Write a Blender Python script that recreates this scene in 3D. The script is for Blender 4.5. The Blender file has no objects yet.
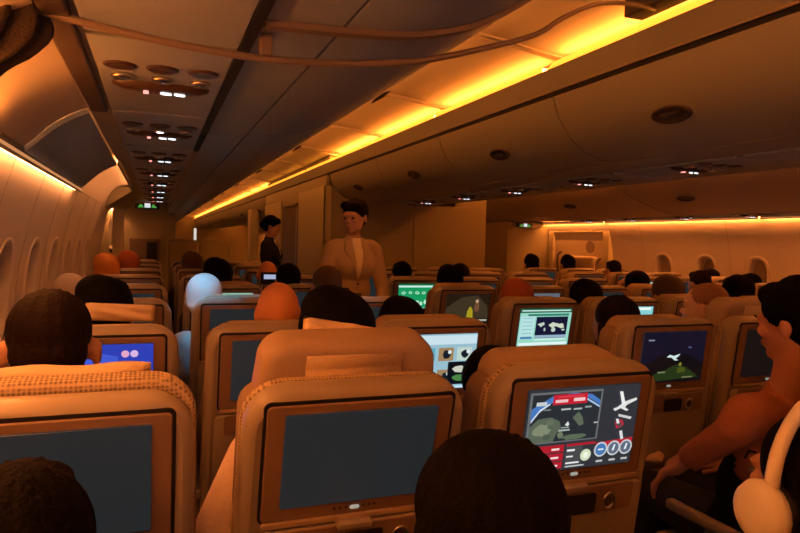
import bpy, bmesh, math, random
from mathutils import Vector, Matrix, Euler, noise
PI = math.pi
random.seed(7)
S = bpy.context.scene
C = S.collection
H = 1.47            # eye height of the camera
XC = 2.5875         # centre line of the cabin
YB, YF = -3.0, 34.0 # cabin back and front

# ------------------------------------------------------------------ materials
MATS = {}
def mat(name, col, rough=.6, metal=0., bump=0., scale=60., var=0., emit=None, estr=1., spec=.4, coat=0.):
    if name in MATS: return MATS[name]
    m = bpy.data.materials.new(name); m.use_nodes = True
    nt = m.node_tree; b = nt.nodes['Principled BSDF']
    b.inputs['Base Color'].default_value = (*col, 1)
    b.inputs['Roughness'].default_value = rough
    b.inputs['Metallic'].default_value = metal
    b.inputs['Specular IOR Level'].default_value = spec
    b.inputs['Coat Weight'].default_value = coat
    tc = nt.nodes.new('ShaderNodeTexCoord')
    nz = nt.nodes.new('ShaderNodeTexNoise'); nz.inputs['Scale'].default_value = scale; nz.inputs['Detail'].default_value = 4
    nt.links.new(tc.outputs['Object'], nz.inputs['Vector'])
    if var:
        mx = nt.nodes.new('ShaderNodeMix'); mx.data_type = 'RGBA'
        mx.inputs['A'].default_value = (*[c*(1-var) for c in col], 1)
        mx.inputs['B'].default_value = (*[min(1, c*(1+var)) for c in col], 1)
        nt.links.new(nz.outputs['Fac'], mx.inputs['Factor'])
        nt.links.new(mx.outputs['Result'], b.inputs['Base Color'])
    if bump:
        bp = nt.nodes.new('ShaderNodeBump'); bp.inputs['Strength'].default_value = bump; bp.inputs['Distance'].default_value = .01
        nt.links.new(nz.outputs['Fac'], bp.inputs['Height']); nt.links.new(bp.outputs['Normal'], b.inputs['Normal'])
    if emit:
        b.inputs['Emission Color'].default_value = (*emit, 1); b.inputs['Emission Strength'].default_value = estr
    MATS[name] = m
    return m
def srgb(r, g, b):
    f = lambda c: (c/255/12.92) if c <= 10 else ((c/255+.055)/1.055)**2.4
    return (f(r), f(g), f(b))
def glow(rgb, k=1.):           # lit picture elements of a display
    n = 'glow_%d_%d_%d_%d' % (*rgb, int(k*100))
    return mat(n, (.01, .01, .01), .3, emit=srgb(*rgb), estr=k)
def weave(name, col, col2, scale):
    if name in MATS: return MATS[name]
    m = mat(name, col, .85)
    nt = m.node_tree; b = nt.nodes['Principled BSDF']
    tc = nt.nodes.new('ShaderNodeTexCoord'); ck = nt.nodes.new('ShaderNodeTexVoronoi')
    ck.inputs['Scale'].default_value = scale; ck.inputs['Randomness'].default_value = .15
    nt.links.new(tc.outputs['Object'], ck.inputs['Vector'])
    rp = nt.nodes.new('ShaderNodeValToRGB')
    rp.color_ramp.elements[0].position = .15; rp.color_ramp.elements[0].color = (*col, 1)
    rp.color_ramp.elements[1].position = .6; rp.color_ramp.elements[1].color = (*col2, 1)
    nt.links.new(ck.outputs['Distance'], rp.inputs['Fac']); nt.links.new(rp.outputs['Color'], b.inputs['Base Color'])
    bp = nt.nodes.new('ShaderNodeBump'); bp.inputs['Strength'].default_value = .6; bp.inputs['Distance'].default_value = .004; bp.invert = True
    nt.links.new(ck.outputs['Distance'], bp.inputs['Height']); nt.links.new(bp.outputs['Normal'], b.inputs['Normal'])
    return m

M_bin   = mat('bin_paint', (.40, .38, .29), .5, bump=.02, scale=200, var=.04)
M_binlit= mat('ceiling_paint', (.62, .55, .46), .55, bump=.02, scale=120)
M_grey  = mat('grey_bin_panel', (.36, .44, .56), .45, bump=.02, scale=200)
M_binl  = mat('bin_paint_cool_light', (.34, .42, .56), .5, bump=.02, scale=200, var=.04)  # bin paint turned bluish: whiter light over the left seats put into the colour
M_psu   = mat('service_panel_paint', (.36, .42, .54), .5, bump=.05, scale=300, var=.05)
M_wall  = mat('sidewall_panel', (.62, .56, .50), .6, bump=.03, scale=40, var=.03)
M_mon   = mat('partition_laminate', (.36, .32, .19), .5, bump=.03, scale=30, var=.08)
M_monlt = mat('partition_cream', (.60, .55, .34), .5, bump=.02, scale=30)
M_mondk = mat('partition_dark', (.15, .10, .07), .45, bump=.02, scale=30)
M_dark  = mat('matte_black', (.012, .010, .010), .7)
M_dkbr  = mat('dark_brown_trim', (.07, .05, .04), .5)
M_metal = mat('brushed_metal', (.55, .52, .48), .3, metal=1.)
M_chrome= mat('chrome', (.75, .73, .70), .15, metal=1.)
M_floor = mat('cabin_carpet', (.06, .05, .06), .95, bump=.8, scale=400, var=.4)
M_shell = mat('seat_shell_plastic', (.34, .29, .24), .33, bump=.04, scale=500, var=.03)
M_bez   = mat('screen_bezel_plastic', (.24, .16, .12), .38, bump=.03, scale=500)
M_fab   = mat('seat_fabric', (.30, .22, .16), .9, bump=.3, scale=350, var=.15)
M_head  = mat('headrest_leather', (.40, .29, .20), .55, bump=.15, scale=120, var=.06)
M_cloth = mat('headrest_cloth', (.60, .46, .32), .9, bump=.3, scale=200, var=.08)
M_edge  = weave('woven_seat_edge', (.14, .10, .07), (.55, .43, .29), 130)
M_cover = mat('white_seat_cover', (.75, .76, .75), .85, bump=.2, scale=200)
M_glass = mat('glass_off_screen', (.016, .021, .026), .22, emit=(.013, .018, .021), estr=1.0, spec=.5)
M_rail  = mat('curtain_rail_plastic', (.24, .18, .14), .35)
M_curt  = mat('dark_curtain_fabric', (.05, .035, .028), .95, bump=.4, scale=200)
M_skin  = mat('skin_tan', (.46, .25, .16), .55, bump=.05, scale=120, var=.08)
M_skin2 = mat('skin_light', (.62, .38, .27), .55, bump=.05, scale=120, var=.08)
M_skin3 = mat('skin_brown', (.25, .13, .08), .55, bump=.05, scale=120, var=.08)
M_hblk  = mat('hair_black', (.0035, .0025, .0025), .7, bump=.5, scale=160, spec=.06)
M_hbrn  = mat('hair_dark_brown', (.009, .004, .003), .7, bump=.5, scale=160, spec=.1)
M_hmed  = mat('hair_brown', (.07, .035, .018), .6, bump=.5, scale=160)
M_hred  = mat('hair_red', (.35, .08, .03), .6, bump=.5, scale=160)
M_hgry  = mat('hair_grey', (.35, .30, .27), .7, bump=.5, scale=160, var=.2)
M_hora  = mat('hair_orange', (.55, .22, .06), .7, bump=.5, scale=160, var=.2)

# ------------------------------------------------------------------ mesh helpers
def link(name, me, parent=None, mats=None, smooth=None):
    o = bpy.data.objects.new(name, me); C.objects.link(o)
    if parent: o.parent = parent
    if mats:
        for m in (mats if isinstance(mats, (list, tuple)) else [mats]): me.materials.append(m)
    return o
def bm_obj(name, bm, mats, parent=None, smooth=False, angle=None):
    me = bpy.data.meshes.new(name)
    bmesh.ops.recalc_face_normals(bm, faces=bm.faces)
    for f in bm.faces: f.smooth = smooth or angle is not None
    bm.to_mesh(me); bm.free()
    if angle is not None: me.set_sharp_from_angle(angle=math.radians(angle))
    return link(name, me, parent, mats)
def thing(name, label, cat, loc=(0, 0, 0), rot=(0, 0, 0), group=None):
    o = bpy.data.objects.new(name, None); C.objects.link(o)
    o.location = loc; o.rotation_euler = rot; o.empty_display_size = .1
    o['label'] = label; o['category'] = cat
    if group: o['group'] = group
    return o
def tag(o, label, cat, group=None):
    o['label'] = label; o['category'] = cat
    if group: o['group'] = group
    return o
def struct(name, bm, m, parent=None, **k):
    o = bm_obj(name, bm, m, parent, **k)
    o['kind'] = 'structure'
    return o
def box(bm, a, b, mi=0):
    x0, y0, z0 = a; x1, y1, z1 = b
    v = [bm.verts.new(p) for p in ((x0,y0,z0),(x1,y0,z0),(x1,y1,z0),(x0,y1,z0),(x0,y0,z1),(x1,y0,z1),(x1,y1,z1),(x0,y1,z1))]
    for q in ((0,3,2,1),(4,5,6,7),(0,1,5,4),(1,2,6,5),(2,3,7,6),(3,0,4,7)):
        f = bm.faces.new([v[i] for i in q]); f.material_index = mi
    return v
def bbox(bm, a, b, r=.006, seg=2, mi=0):
    t = bmesh.new(); box(t, a, b)
    bmesh.ops.recalc_face_normals(t, faces=t.faces)
    bmesh.ops.bevel(t, geom=list(t.edges), offset=r, segments=seg, affect='EDGES', profile=.5)
    merge(bm, t, mi)
def merge(bm, t, mi=0, M=None):
    mp = {}
    for v in t.verts: mp[v] = bm.verts.new(M @ v.co if M else v.co)
    for f in t.faces:
        try:
            g = bm.faces.new([mp[v] for v in f.verts]); g.material_index = mi
        except ValueError: pass
    t.free()
def prism(bm, prof, y0, y1, mi=0):            # profile of (x,z) extruded along y
    a = [bm.verts.new((x, y0, z)) for x, z in prof]; b = [bm.verts.new((x, y1, z)) for x, z in prof]
    n = len(prof)
    for i in range(n):
        f = bm.faces.new((a[i], a[(i+1) % n], b[(i+1) % n], b[i])); f.material_index = mi
    f = bm.faces.new(a); f.material_index = mi
    f = bm.faces.new(b[::-1]); f.material_index = mi
def offset(pts, d):
    out = []
    for i, p in enumerate(pts):
        q0 = pts[max(0, i-1)]; q1 = pts[min(len(pts)-1, i+1)]
        tx, tz = q1[0]-q0[0], q1[1]-q0[1]; L = math.hypot(tx, tz) or 1
        out.append((p[0]+tz/L*d, p[1]-tx/L*d))
    return out
def smooth_pts(pts, n=6):                      # Catmull-Rom through 2D or 3D points
    P = [Vector(p) for p in pts]; P = [2*P[0]-P[1]]+P+[2*P[-1]-P[-2]]
    out = []
    for i in range(1, len(P)-2):
        for k in range(n):
            t = k/n; p0, p1, p2, p3 = P[i-1:i+3]
            out.append(.5*((2*p1)+(p2-p0)*t+(2*p0-5*p1+4*p2-p3)*t*t+(3*p1-p0-3*p2+p3)*t**3))
    out.append(P[-2]); return [tuple(v) for v in out]
def slab(bm, pts, th, y0, y1, mi=0):           # curved sheet with thickness (offset to the right of travel)
    prism(bm, pts+offset(pts, th)[::-1], y0, y1, mi)
def tube(bm, pts, r, seg=10, mi=0, caps=True, flat=1.):
    P = [Vector(p) for p in pts]; rings = []
    up = Vector((0, 0, 1))
    for i, p in enumerate(P):
        t = (P[min(i+1, len(P)-1)]-P[max(i-1, 0)]).normalized()
        a = t.cross(up)
        if a.length < 1e-3: a = t.cross(Vector((1, 0, 0)))
        a.normalize(); b = a.cross(t).normalized()
        rr = r[i] if isinstance(r, (list, tuple)) else r
        rings.append([bm.verts.new(p+a*rr*math.cos(2*PI*k/seg)*flat+b*rr*math.sin(2*PI*k/seg)) for k in range(seg)])
    for i in range(len(rings)-1):
        for k in range(seg):
            f = bm.faces.new((rings[i][k], rings[i][(k+1) % seg], rings[i+1][(k+1) % seg], rings[i+1][k])); f.material_index = mi
    if caps:
        for r_ in (rings[0][::-1], rings[-1]):
            f = bm.faces.new(r_); f.material_index = mi
def rr(w, h, r, cx=0, cz=0, n=6, top=None):    # rounded rectangle outline; top = width at the top
    top = top or w; out = []
    for sx, sz, a0 in ((1, 1, 0), (-1, 1, 90), (-1, -1, 180), (1, -1, 270)):
        ww = top if sz > 0 else w
        for k in range(n+1):
            a = math.radians(a0+90*k/n)
            out.append((cx+sx*(ww/2-r)+r*math.cos(a), cz+sz*(h/2-r)+r*math.sin(a)))
    return out
def layered(bm, layers, mi=0):                 # layers: list of (outline points (x,z), y)
    rings = [[bm.verts.new((x, y, z)) for x, z in pts] for pts, y in layers]
    n = len(rings[0])
    for a, b in zip(rings, rings[1:]):
        for k in range(n):
            f = bm.faces.new((a[k], a[(k+1) % n], b[(k+1) % n], b[k])); f.material_index = mi
    f = bm.faces.new(rings[0]); f.material_index = mi
    f = bm.faces.new(rings[-1][::-1]); f.material_index = mi
def pillow_slab(bm, w, h, r, cx, cz, y0, y1, e=.015, top=None, mi=0, n=6):
    L = []
    for k in range(5):
        a = PI/2*k/4; L.append((rr(w-2*e*(1-math.sin(a)), h-2*e*(1-math.sin(a)), max(.002, r-e*(1-math.sin(a))), cx, cz, n, top and top-2*e*(1-math.sin(a))), y0+e*(1-math.cos(a))))
    L += [(p, y0+y1-y) for p, y in L[::-1]]
    layered(bm, L, mi)
def disc(bm, cx, cz, rx, rz, y0, y1, n=16, mi=0):
    p = [(cx+rx*math.cos(2*PI*k/n), cz+rz*math.sin(2*PI*k/n)) for k in range(n)]
    layered(bm, [(p, y0), (p, y1)], mi)
def lathe(bm, prof, M=None, n=16, mi=0):
    t = bmesh.new(); rings = []
    for r, z in prof: rings.append([t.verts.new((r*math.cos(2*PI*k/n), r*math.sin(2*PI*k/n), z)) for k in range(n)])
    for a, b in zip(rings, rings[1:]):
        for k in range(n): t.faces.new((a[k], a[(k+1) % n], b[(k+1) % n], b[k]))
    t.faces.new(rings[0][::-1]); t.faces.new(rings[-1])
    merge(bm, t, mi, M)

# fused organic shapes ------------------------------------------------------
def fuse(prims, voxel, smooth=4):
    bm = bmesh.new()
    for p in prims:
        if p[0] == 'e':
            _, c, r = p[:3]; rot = p[3] if len(p) > 3 else (0, 0, 0)
            t = bmesh.new(); bmesh.ops.create_icosphere(t, subdivisions=3, radius=1)
            M = Matrix.Translation(c) @ Euler([math.radians(a) for a in rot]).to_matrix().to_4x4() @ Matrix.Diagonal((*r, 1))
            merge(bm, t, 0, M)
        else:
            _, a, ra, b, rb = p; a = Vector(a); b = Vector(b)
            d = (b-a); L = d.length; q = d.to_track_quat('Z', 'Y').to_matrix().to_4x4()
            prof = [(max(1e-4, ra*math.sin(PI/2*k/5)), -ra*math.cos(PI/2*k/5)) for k in range(6)]
            prof += [(max(1e-4, rb*math.cos(PI/2*k/5)), L+rb*math.sin(PI/2*k/5)) for k in range(6)]
            lathe(bm, prof, Matrix.Translation(a) @ q, 14)
    me = bpy.data.meshes.new('tmp'); bmesh.ops.recalc_face_normals(bm, faces=bm.faces); bm.to_mesh(me); bm.free()
    o = bpy.data.objects.new('tmp', me); C.objects.link(o)
    m = o.modifiers.new('r', 'REMESH'); m.mode = 'VOXEL'; m.voxel_size = voxel; m.use_smooth_shade = True
    if smooth:
        s = o.modifiers.new('s', 'SMOOTH'); s.iterations = smooth; s.factor = .5
    dg = bpy.context.evaluated_depsgraph_get()
    out = bpy.data.meshes.new_from_object(o.evaluated_get(dg), depsgraph=dg)
    bpy.data.objects.remove(o); bpy.data.meshes.remove(me)
    for f in out.polygons: f.use_smooth = True
    return out
def fused(name, prims, m, parent, voxel=.01, smooth=4):
    me = fuse(prims, voxel, smooth); me.materials.clear(); me.name = name
    return link(name, me, parent, m)

# ------------------------------------------------------------------ the shell of the cabin
LX, RX = -.52, 5.65
bm = bmesh.new(); box(bm, (LX-.15, YB, -.06), (RX+.15, YF, 0)); struct('floor', bm, M_floor)

def wall(side):
    s = -1 if side == 'left' else 1
    if side == 'left':
        prof = [(-.50, 0), (-.54, .4), (-.55, .9), (-.535, 1.25), (-.49, 1.50), (-.445, 1.66), (-.425, 1.72)]
    else:
        prof = [(5.64, 0), (5.69, .4), (5.70, .9), (5.685, 1.25), (5.65, 1.50), (5.60, 1.68), (5.565, 1.80)]
    pr_ = smooth_pts(prof, 4)
    out = [(x+s*.09, z) for x, z in pr_]
    bm = bmesh.new(); prism(bm, pr_+out[::-1], YB, YF)
    return bm, pr_
def wall_x(side, z):
    P = WP[side]
    for (x0, z0), (x1, z1) in zip(P, P[1:]):
        if z0 <= z <= z1: return x0+(x1-x0)*(z-z0)/max(1e-6, z1-z0)
    return P[-1][0]
WP = {}
def oval(ry, rz, n=28, p=2.6):
    out = []
    for k in range(n):
        a = 2*PI*k/n; c, s = math.cos(a), math.sin(a)
        out.append((math.copysign(abs(c)**(2/p), c)*ry, math.copysign(abs(s)**(2/p), s)*rz))
    return out
win = {'left': [.92, 1.52, 2.12, 2.72, 3.32, 3.92, 4.52, 5.12, 5.72], 'right': [2.19, 2.83, 3.47, 4.11, 4.75, 5.39, 6.03]}
WZ = 1.175
nwin = 0
for side in ('left', 'right'):
    WZ = 1.235 if side == 'left' else 1.20
    bm, WP[side] = wall(side)
    me = bpy.data.meshes.new('w'); bmesh.ops.recalc_face_normals(bm, faces=bm.faces); bm.to_mesh(me); bm.free()
    wo = bpy.data.objects.new('w', me); C.objects.link(wo)
    cb = bmesh.new(); s = -1 if side == 'left' else 1
    xw = wall_x(side, WZ)
    for y in win[side]:
        ov = oval(.125, .185)
        a = [cb.verts.new((xw-s*.12, y+p*1.0, WZ+q)) for p, q in ov]; b = [cb.verts.new((xw+s*.2, y+p, WZ+q)) for p, q in ov]
        n = len(ov)
        for i in range(n): cb.faces.new((a[i], a[(i+1) % n], b[(i+1) % n], b[i]))
        cb.faces.new(a); cb.faces.new(b[::-1])
    bmesh.ops.recalc_face_normals(cb, faces=cb.faces)
    ce = bpy.data.meshes.new('c'); cb.to_mesh(ce); cb.free(); co = bpy.data.objects.new('c', ce); C.objects.link(co)
    mo = wo.modifiers.new('b', 'BOOLEAN'); mo.operation = 'DIFFERENCE'; mo.object = co; mo.solver = 'EXACT'
    dg = bpy.context.evaluated_depsgraph_get()
    fm = bpy.data.meshes.new_from_object(wo.evaluated_get(dg), depsgraph=dg)
    bpy.data.objects.remove(wo); bpy.data.objects.remove(co)
    fm.materials.clear(); fm.name = 'wall_'+side
    fo = link('wall_'+side, fm, None, M_wall); fo['kind'] = 'structure'
    for y in win[side]:
        nwin += 1
        bm = bmesh.new()
        # rounded frame ring standing a little proud of the panel, inner sleeve and shade
        o1, o2, o3, o4 = oval(.165, .225), oval(.150, .210), oval(.122, .182), oval(.110, .170)
        rings = []
        for ov, d in ((o1, .004), (o2, -.012), (o3, -.006), (o4, .045), (oval(.108, .168), .085)):
            rings.append([bm.verts.new((wall_x(side, WZ+q)*(.75)+xw*.25+s*d if d < .04 else xw+s*d, y+p, WZ+q)) for p, q in ov])
        for a, b in zip(rings, rings[1:]):
            for k in range(len(a)): bm.faces.new((a[k], a[(k+1) % len(a)], b[(k+1) % len(a)], b[k]))
        wf = struct('window_%d' % nwin, bm, M_wall, smooth=True)
        bm = bmesh.new()
        ov = oval(.112, .172)
        va = [bm.verts.new((xw+s*.066, y+p, WZ+q)) for p, q in ov]; vb = [bm.verts.new((xw+s*.072, y+p, WZ+q)) for p, q in ov]
        for k in range(len(ov)): bm.faces.new((va[k], va[(k+1) % len(ov)], vb[(k+1) % len(ov)], vb[k]))
        bm.faces.new(va); bm.faces.new(vb[::-1])
        box(bm, (min(xw+s*.056, xw+s*.066), y-.05, WZ-.15), (max(xw+s*.056, xw+s*.066), y+.05, WZ-.138))
        bm_obj('window_shade', bm, mat('window_shade_plastic', (.34, .29, .27), .5), wf)
        bm = bmesh.new()
        o5 = oval(.124, .184)
        ra = [bm.verts.new((xw-s*.002, y+p, WZ+q)) for p, q in o5]; rb = [bm.verts.new((xw+s*.064, y+p*.9, WZ+q*.93)) for p, q in o5]
        for k in range(len(o5)): bm.faces.new((ra[k], ra[(k+1) % len(o5)], rb[(k+1) % len(o5)], rb[k]))
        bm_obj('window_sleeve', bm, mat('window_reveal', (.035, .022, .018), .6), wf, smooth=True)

# vertical seams between sidewall panels
k = 0
for side, ys in (('left', [1.22, 1.82, 2.42, 3.02, 3.62, 4.22, 4.82, 5.42, 6.02]), ('right', [2.51, 3.79, 5.07, 6.35])):
    for y in ys:
        k += 1; bm = bmesh.new(); s = -1 if side == 'left' else 1
        P = [(x-s*.0015, z) for x, z in WP[side]]
        Q = [(x+s*.004, z) for x, z in WP[side]]
        prism(bm, P+Q[::-1], y-.003, y+.003)
        struct('trim_%d' % k, bm, mat('panel_joint', (.42, .36, .31), .7))

# ceilings over the two aisles: ribbed panels above the cove lights
def mirror(pts): return [(2*XC-x, z) for x, z in pts]
ceilL = smooth_pts([(1.255, H+1.0), (1.34, H+.997), (1.45, H+.988), (1.58, H+.975), (1.72, H+.955), (1.90, H+.935)], 4)
seams = [2.75-1.35*i for i in range(4, 0, -1)]+[2.75+1.35*i for i in range(0, 9)]+[17.6, 23.0, 28.4, 33.9]
bm = bmesh.new()
for pts in (ceilL, mirror(ceilL)[::-1]):
    for a, b in zip(seams, seams[1:]):
        slab(bm, pts, -.02, a+.012, b-.012)
        slab(bm, offset(pts, .010), -.012, a-.030, a-.018); slab(bm, offset(pts, .010), -.012, a+.018, a+.030)
        slab(bm, offset(pts, -.012), -.01, a-.02, a+.02)
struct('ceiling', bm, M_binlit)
bm = bmesh.new(); box(bm, (LX-.15, YB, H+1.02), (RX+.15, YF, H+1.06))
struct('ceiling_backing', bm, M_bin).name = 'ceiling_upper'
bm = bmesh.new(); box(bm, (LX-.15, YB-.06, 0), (RX+.15, YB, H+1.06)); struct('wall_back', bm, M_mon)
bm = bmesh.new(); box(bm, (LX-.15, YF, 0), (RX+.15, YF+.06, H+1.06)); struct('wall_far', bm, M_mon)

# ------------------------------------------------------------------ overhead bins
leftP = smooth_pts([(.19, H+.412), (.34, H+.418), (.50, H+.432), (.66, H+.485), (.82, H+.588), (.97, H+.690), (1.12, H+.792), (1.25, H+.878)], 3)
rightP = smooth_pts([(5.02, H+.335), (4.88, H+.365), (4.72, H+.405), (4.55, H+.462), (4.36, H+.53), (4.18, H+.625), (4.03, H+.745), (3.93, H+.885)], 3)
midP = smooth_pts([(1.80, H+.722), (1.83, H+.64), (1.89, H+.55), (1.985, H+.475), (2.12, H+.432), (2.25, H+.425)], 3)
def latch(y, x, z, ang, parent, sc=1.):        # dark recessed oval with a chrome paddle
    bm = bmesh.new()
    M = Matrix.Translation((x, y, z)) @ Matrix.Rotation(ang, 4, 'Y')
    t = bmesh.new(); n = 20
    R = []
    for r0, h in ((1.0, .001), (.97, .007), (.86, .009), (.78, -.004), (.3, -.008)):
        R.append([t.verts.new((.042*sc*r0*math.cos(2*PI*k/n), .095*sc*r0*math.sin(2*PI*k/n), h)) for k in range(n)])
    for a, b in zip(R, R[1:]):
        for k in range(n): t.faces.new((a[k], a[(k+1) % n], b[(k+1) % n], b[k]))
    t.faces.new(R[-1]); merge(bm, t, 0, M)
    o = bm_obj('latch', bm, mat('latch_plastic', (.10, .065, .05), .35), parent, smooth=True)
    bm = bmesh.new(); t = bmesh.new(); bbox(t, (-.012, -.05, .0), (.012, .05, .012), .004); merge(bm, t, 0, M)
    bm_obj('paddle', bm, M_dkbr, o)
def place_on(pts, f):
    i = int(f*(len(pts)-1)); a, b = pts[i], pts[i+1]
    return (a[0]+b[0])/2, (a[1]+b[1])/2, math.atan2(b[0]-a[0], b[1]-a[1])
leftJ = [-2.98, -1.25, .45, 2.70, 4.62, 6.95, 9.3, 11.6, 13.8, 16.2, 22., 28., 33.9]
ordn = ['first', 'second', 'third', 'fourth', 'fifth', 'sixth', 'seventh', 'eighth', 'ninth', 'tenth', 'eleventh', 'twelfth', 'thirteenth', 'fourteenth', 'fifteenth', 'sixteenth', 'seventeenth']
for bi, (a, b) in enumerate(zip(leftJ, leftJ[1:])):
    where = 'behind the camera' if b < 1 else ('forward of the partition' if a > 6.9 else 'above the left seats')
    t = thing('overhead_bin', 'brown-grey overhead bin %s, %s from the back' % (where, ordn[bi]), 'overhead bin', (0, 0, 0), group='left overhead bins')
    bm = bmesh.new(); prism(bm, offset(leftP, -.016)+[(1.25, H+1.018), (.19, H+1.018)], a+.004, b-.004); bm_obj('housing', bm, M_binl, t, angle=30)
    bm = bmesh.new(); slab(bm, [(leftP[3][0]+.007, leftP[3][1]+.0003)]+leftP[4:], -.013, a+.006, b-.006); bm_obj('door', bm, M_binl, t, angle=30)
    bm = bmesh.new(); slab(bm, leftP[:4], -.013, a+.006, b-.006)
    bm_obj('lower_panel', bm, M_binl, t, angle=30)
    yl = {3: 3.50, 4: 5.80, 2: 1.3}.get(bi, (a+b)/2)
    x, z, _ = place_on(leftP, .95); latch(yl, x+.007, z-.013, math.radians(180-36), t, 1.25)
    if bi in (2, 1, 3):
        bm = bmesh.new(); box(bm, (.163, a+.02, H+.400), (.186, b-.02 if bi < 3 else a+.5, H+.46)); bm_obj('gap_shade', bm, M_dark, t)  # black box put in for the shade of the open gap
for bi, (a, b) in enumerate(zip(leftJ, leftJ[1:])):
    where = 'behind the camera' if b < 1 else ('forward of the doors' if a > 6.9 else 'above the right seats')
    t = thing('overhead_bin', 'curved bin along the right cabin wall, %s from the back, %s' % (ordn[bi], where), 'overhead bin', group='right overhead bins')
    sh = .55
    a2, b2 = a+sh, min(b+sh, 33.9)
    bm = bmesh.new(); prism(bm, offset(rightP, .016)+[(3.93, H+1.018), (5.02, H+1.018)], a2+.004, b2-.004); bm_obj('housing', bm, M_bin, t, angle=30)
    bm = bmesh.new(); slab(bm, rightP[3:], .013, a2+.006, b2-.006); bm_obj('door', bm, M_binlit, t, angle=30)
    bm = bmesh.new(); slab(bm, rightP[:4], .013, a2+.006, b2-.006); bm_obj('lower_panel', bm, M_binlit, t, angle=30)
    x, z, _ = place_on(rightP, .45); latch({3: 4.55, 4: 6.3}.get(bi, (a2+b2)/2), x-.003, z-.012, math.radians(180+26), t, 1.1)
ms = [2.68-1.35*i for i in range(4, 0, -1)]+[2.68+1.35*i for i in range(0, 9)]+[17.5, 22.9, 28.3, 33.8]
full = None
midHalf = midP+[(XC, H+.425)]
for side in ('left', 'right'):
    P = midP if side == 'left' else mirror(midP)
    for bi, (a, b) in enumerate(zip(ms, ms[1:])):
        if 6.9 < (a+b)/2 < 10.9: continue
        if abs(a-10.78) < .01: a = 11.22
        if abs(b-6.73) < .01: b = 6.985
        where = 'behind the camera' if b < .5 else ('beyond the centre partition' if a > 6.9 else 'over the middle seats')
        t = thing('overhead_bin', 'brown centre bin on the %s aisle, %s, %s from the back' % (side, where, ordn[bi]), 'overhead bin', group='centre overhead bins')
        d = 1 if side == 'left' else -1
        xi = XC-.16*d
        P2 = P if d > 0 else P
        prof = [(p[0]+.014*d, p[1]+.010) for p in P]+[(xi, H+.437), (xi, H+1.018), (1.95 if d > 0 else 2*XC-1.95, H+1.018), (1.95 if d > 0 else 2*XC-1.95, H+.90), (1.87 if d > 0 else 2*XC-1.87, H+.90), (1.82 if d > 0 else 2*XC-1.82, H+.76)]
        bm = bmesh.new(); prism(bm, prof, a+.004, b-.004); bm_obj('housing', bm, M_bin, t, angle=30)
        bm = bmesh.new(); slab(bm, P[:-2], -.012*d, a+.006, b-.006); bm_obj('door', bm, M_bin, t, angle=30)
        bm = bmesh.new(); box(bm, (min(P[-3][0]+.004*d, xi), a+.006, H+.424), (max(P[-3][0]+.004*d, xi), b-.006, H+.436)); bm_obj('lower_panel', bm, M_bin, t)
        x, z, _ = place_on(P, .40)
        latch((a+b)/2, x-.006*d, z-.006, math.radians(180+38*d), t, 1.1)
# lip panels and groove rails below the cove lights
for d, side in ((1, 'left'), (-1, 'right')):
    X = lambda x: x if d > 0 else 2*XC-x
    for nm, x0, x1, z0, z1, m in (('lip', 1.775, 1.80, .752, .845, M_bin),):
        for a, b in ((YB+.02, 7.0), (7.0, 33.9)):
            bm = bmesh.new(); prism(bm, [(X(1.795), H+.752), (X(1.812), H+.752), (X(1.795), H+.848), (X(1.765), H+.848)], a, b)
            o = bm_obj('cove_lip', bm, M_bin); tag(o, 'smooth lip under the %s aisle cove light, %s of the centre partition' % (side, 'behind' if a < 0 else 'in front'), 'trim panel')
            bm = bmesh.new()
            prism(bm, [(X(1.800), H+.724), (X(1.830), H+.724), (X(1.830), H+.750), (X(1.800), H+.750)], a, b)
            o2 = bm_obj('handrail_groove', bm, M_dark, o)
            bm = bmesh.new(); tube(bm, [(X(1.794), a, H+.747), (X(1.794), b, H+.747)], .004, 6); bm_obj('groove_edge', bm, mat('groove_rail', (.45, .36, .28), .4), o)

# cove lights --------------------------------------------------------------
OR = (1.0, .26, .035)
M_strip = mat('orange_light_strip', (.8, .5, .2), .5, emit=(1.0, .30, .022), estr=2.3)
M_strip2 = mat('hidden_orange_lamp', (.8, .5, .2), .5, emit=OR, estr=28.)
M_lampr = mat('hidden_orange_lamp_right', (.8, .5, .2), .5, emit=OR, estr=44.)
M_lampl = mat('hidden_orange_lamp_low', (.8, .5, .2), .5, emit=OR, estr=22.)
M_strip4 = mat('orange_light_strip_right', (.8, .5, .2), .5, emit=(1.0, .27, .03), estr=8.)
M_strip3 = mat('orange_light_strip_fill', (.8, .5, .2), .5, emit=(1.0, .29, .07), estr=12.5)  # for segments out of view, brightened to fill the seats with light
M_wash = mat('orange_wall_wash', (.8, .5, .2), .5, emit=(1.0, .27, .05), estr=60.)
M_washl = mat('pale_light_lens', (.8, .6, .4), .5, emit=(1.0, .45, .15), estr=.9)
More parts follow.
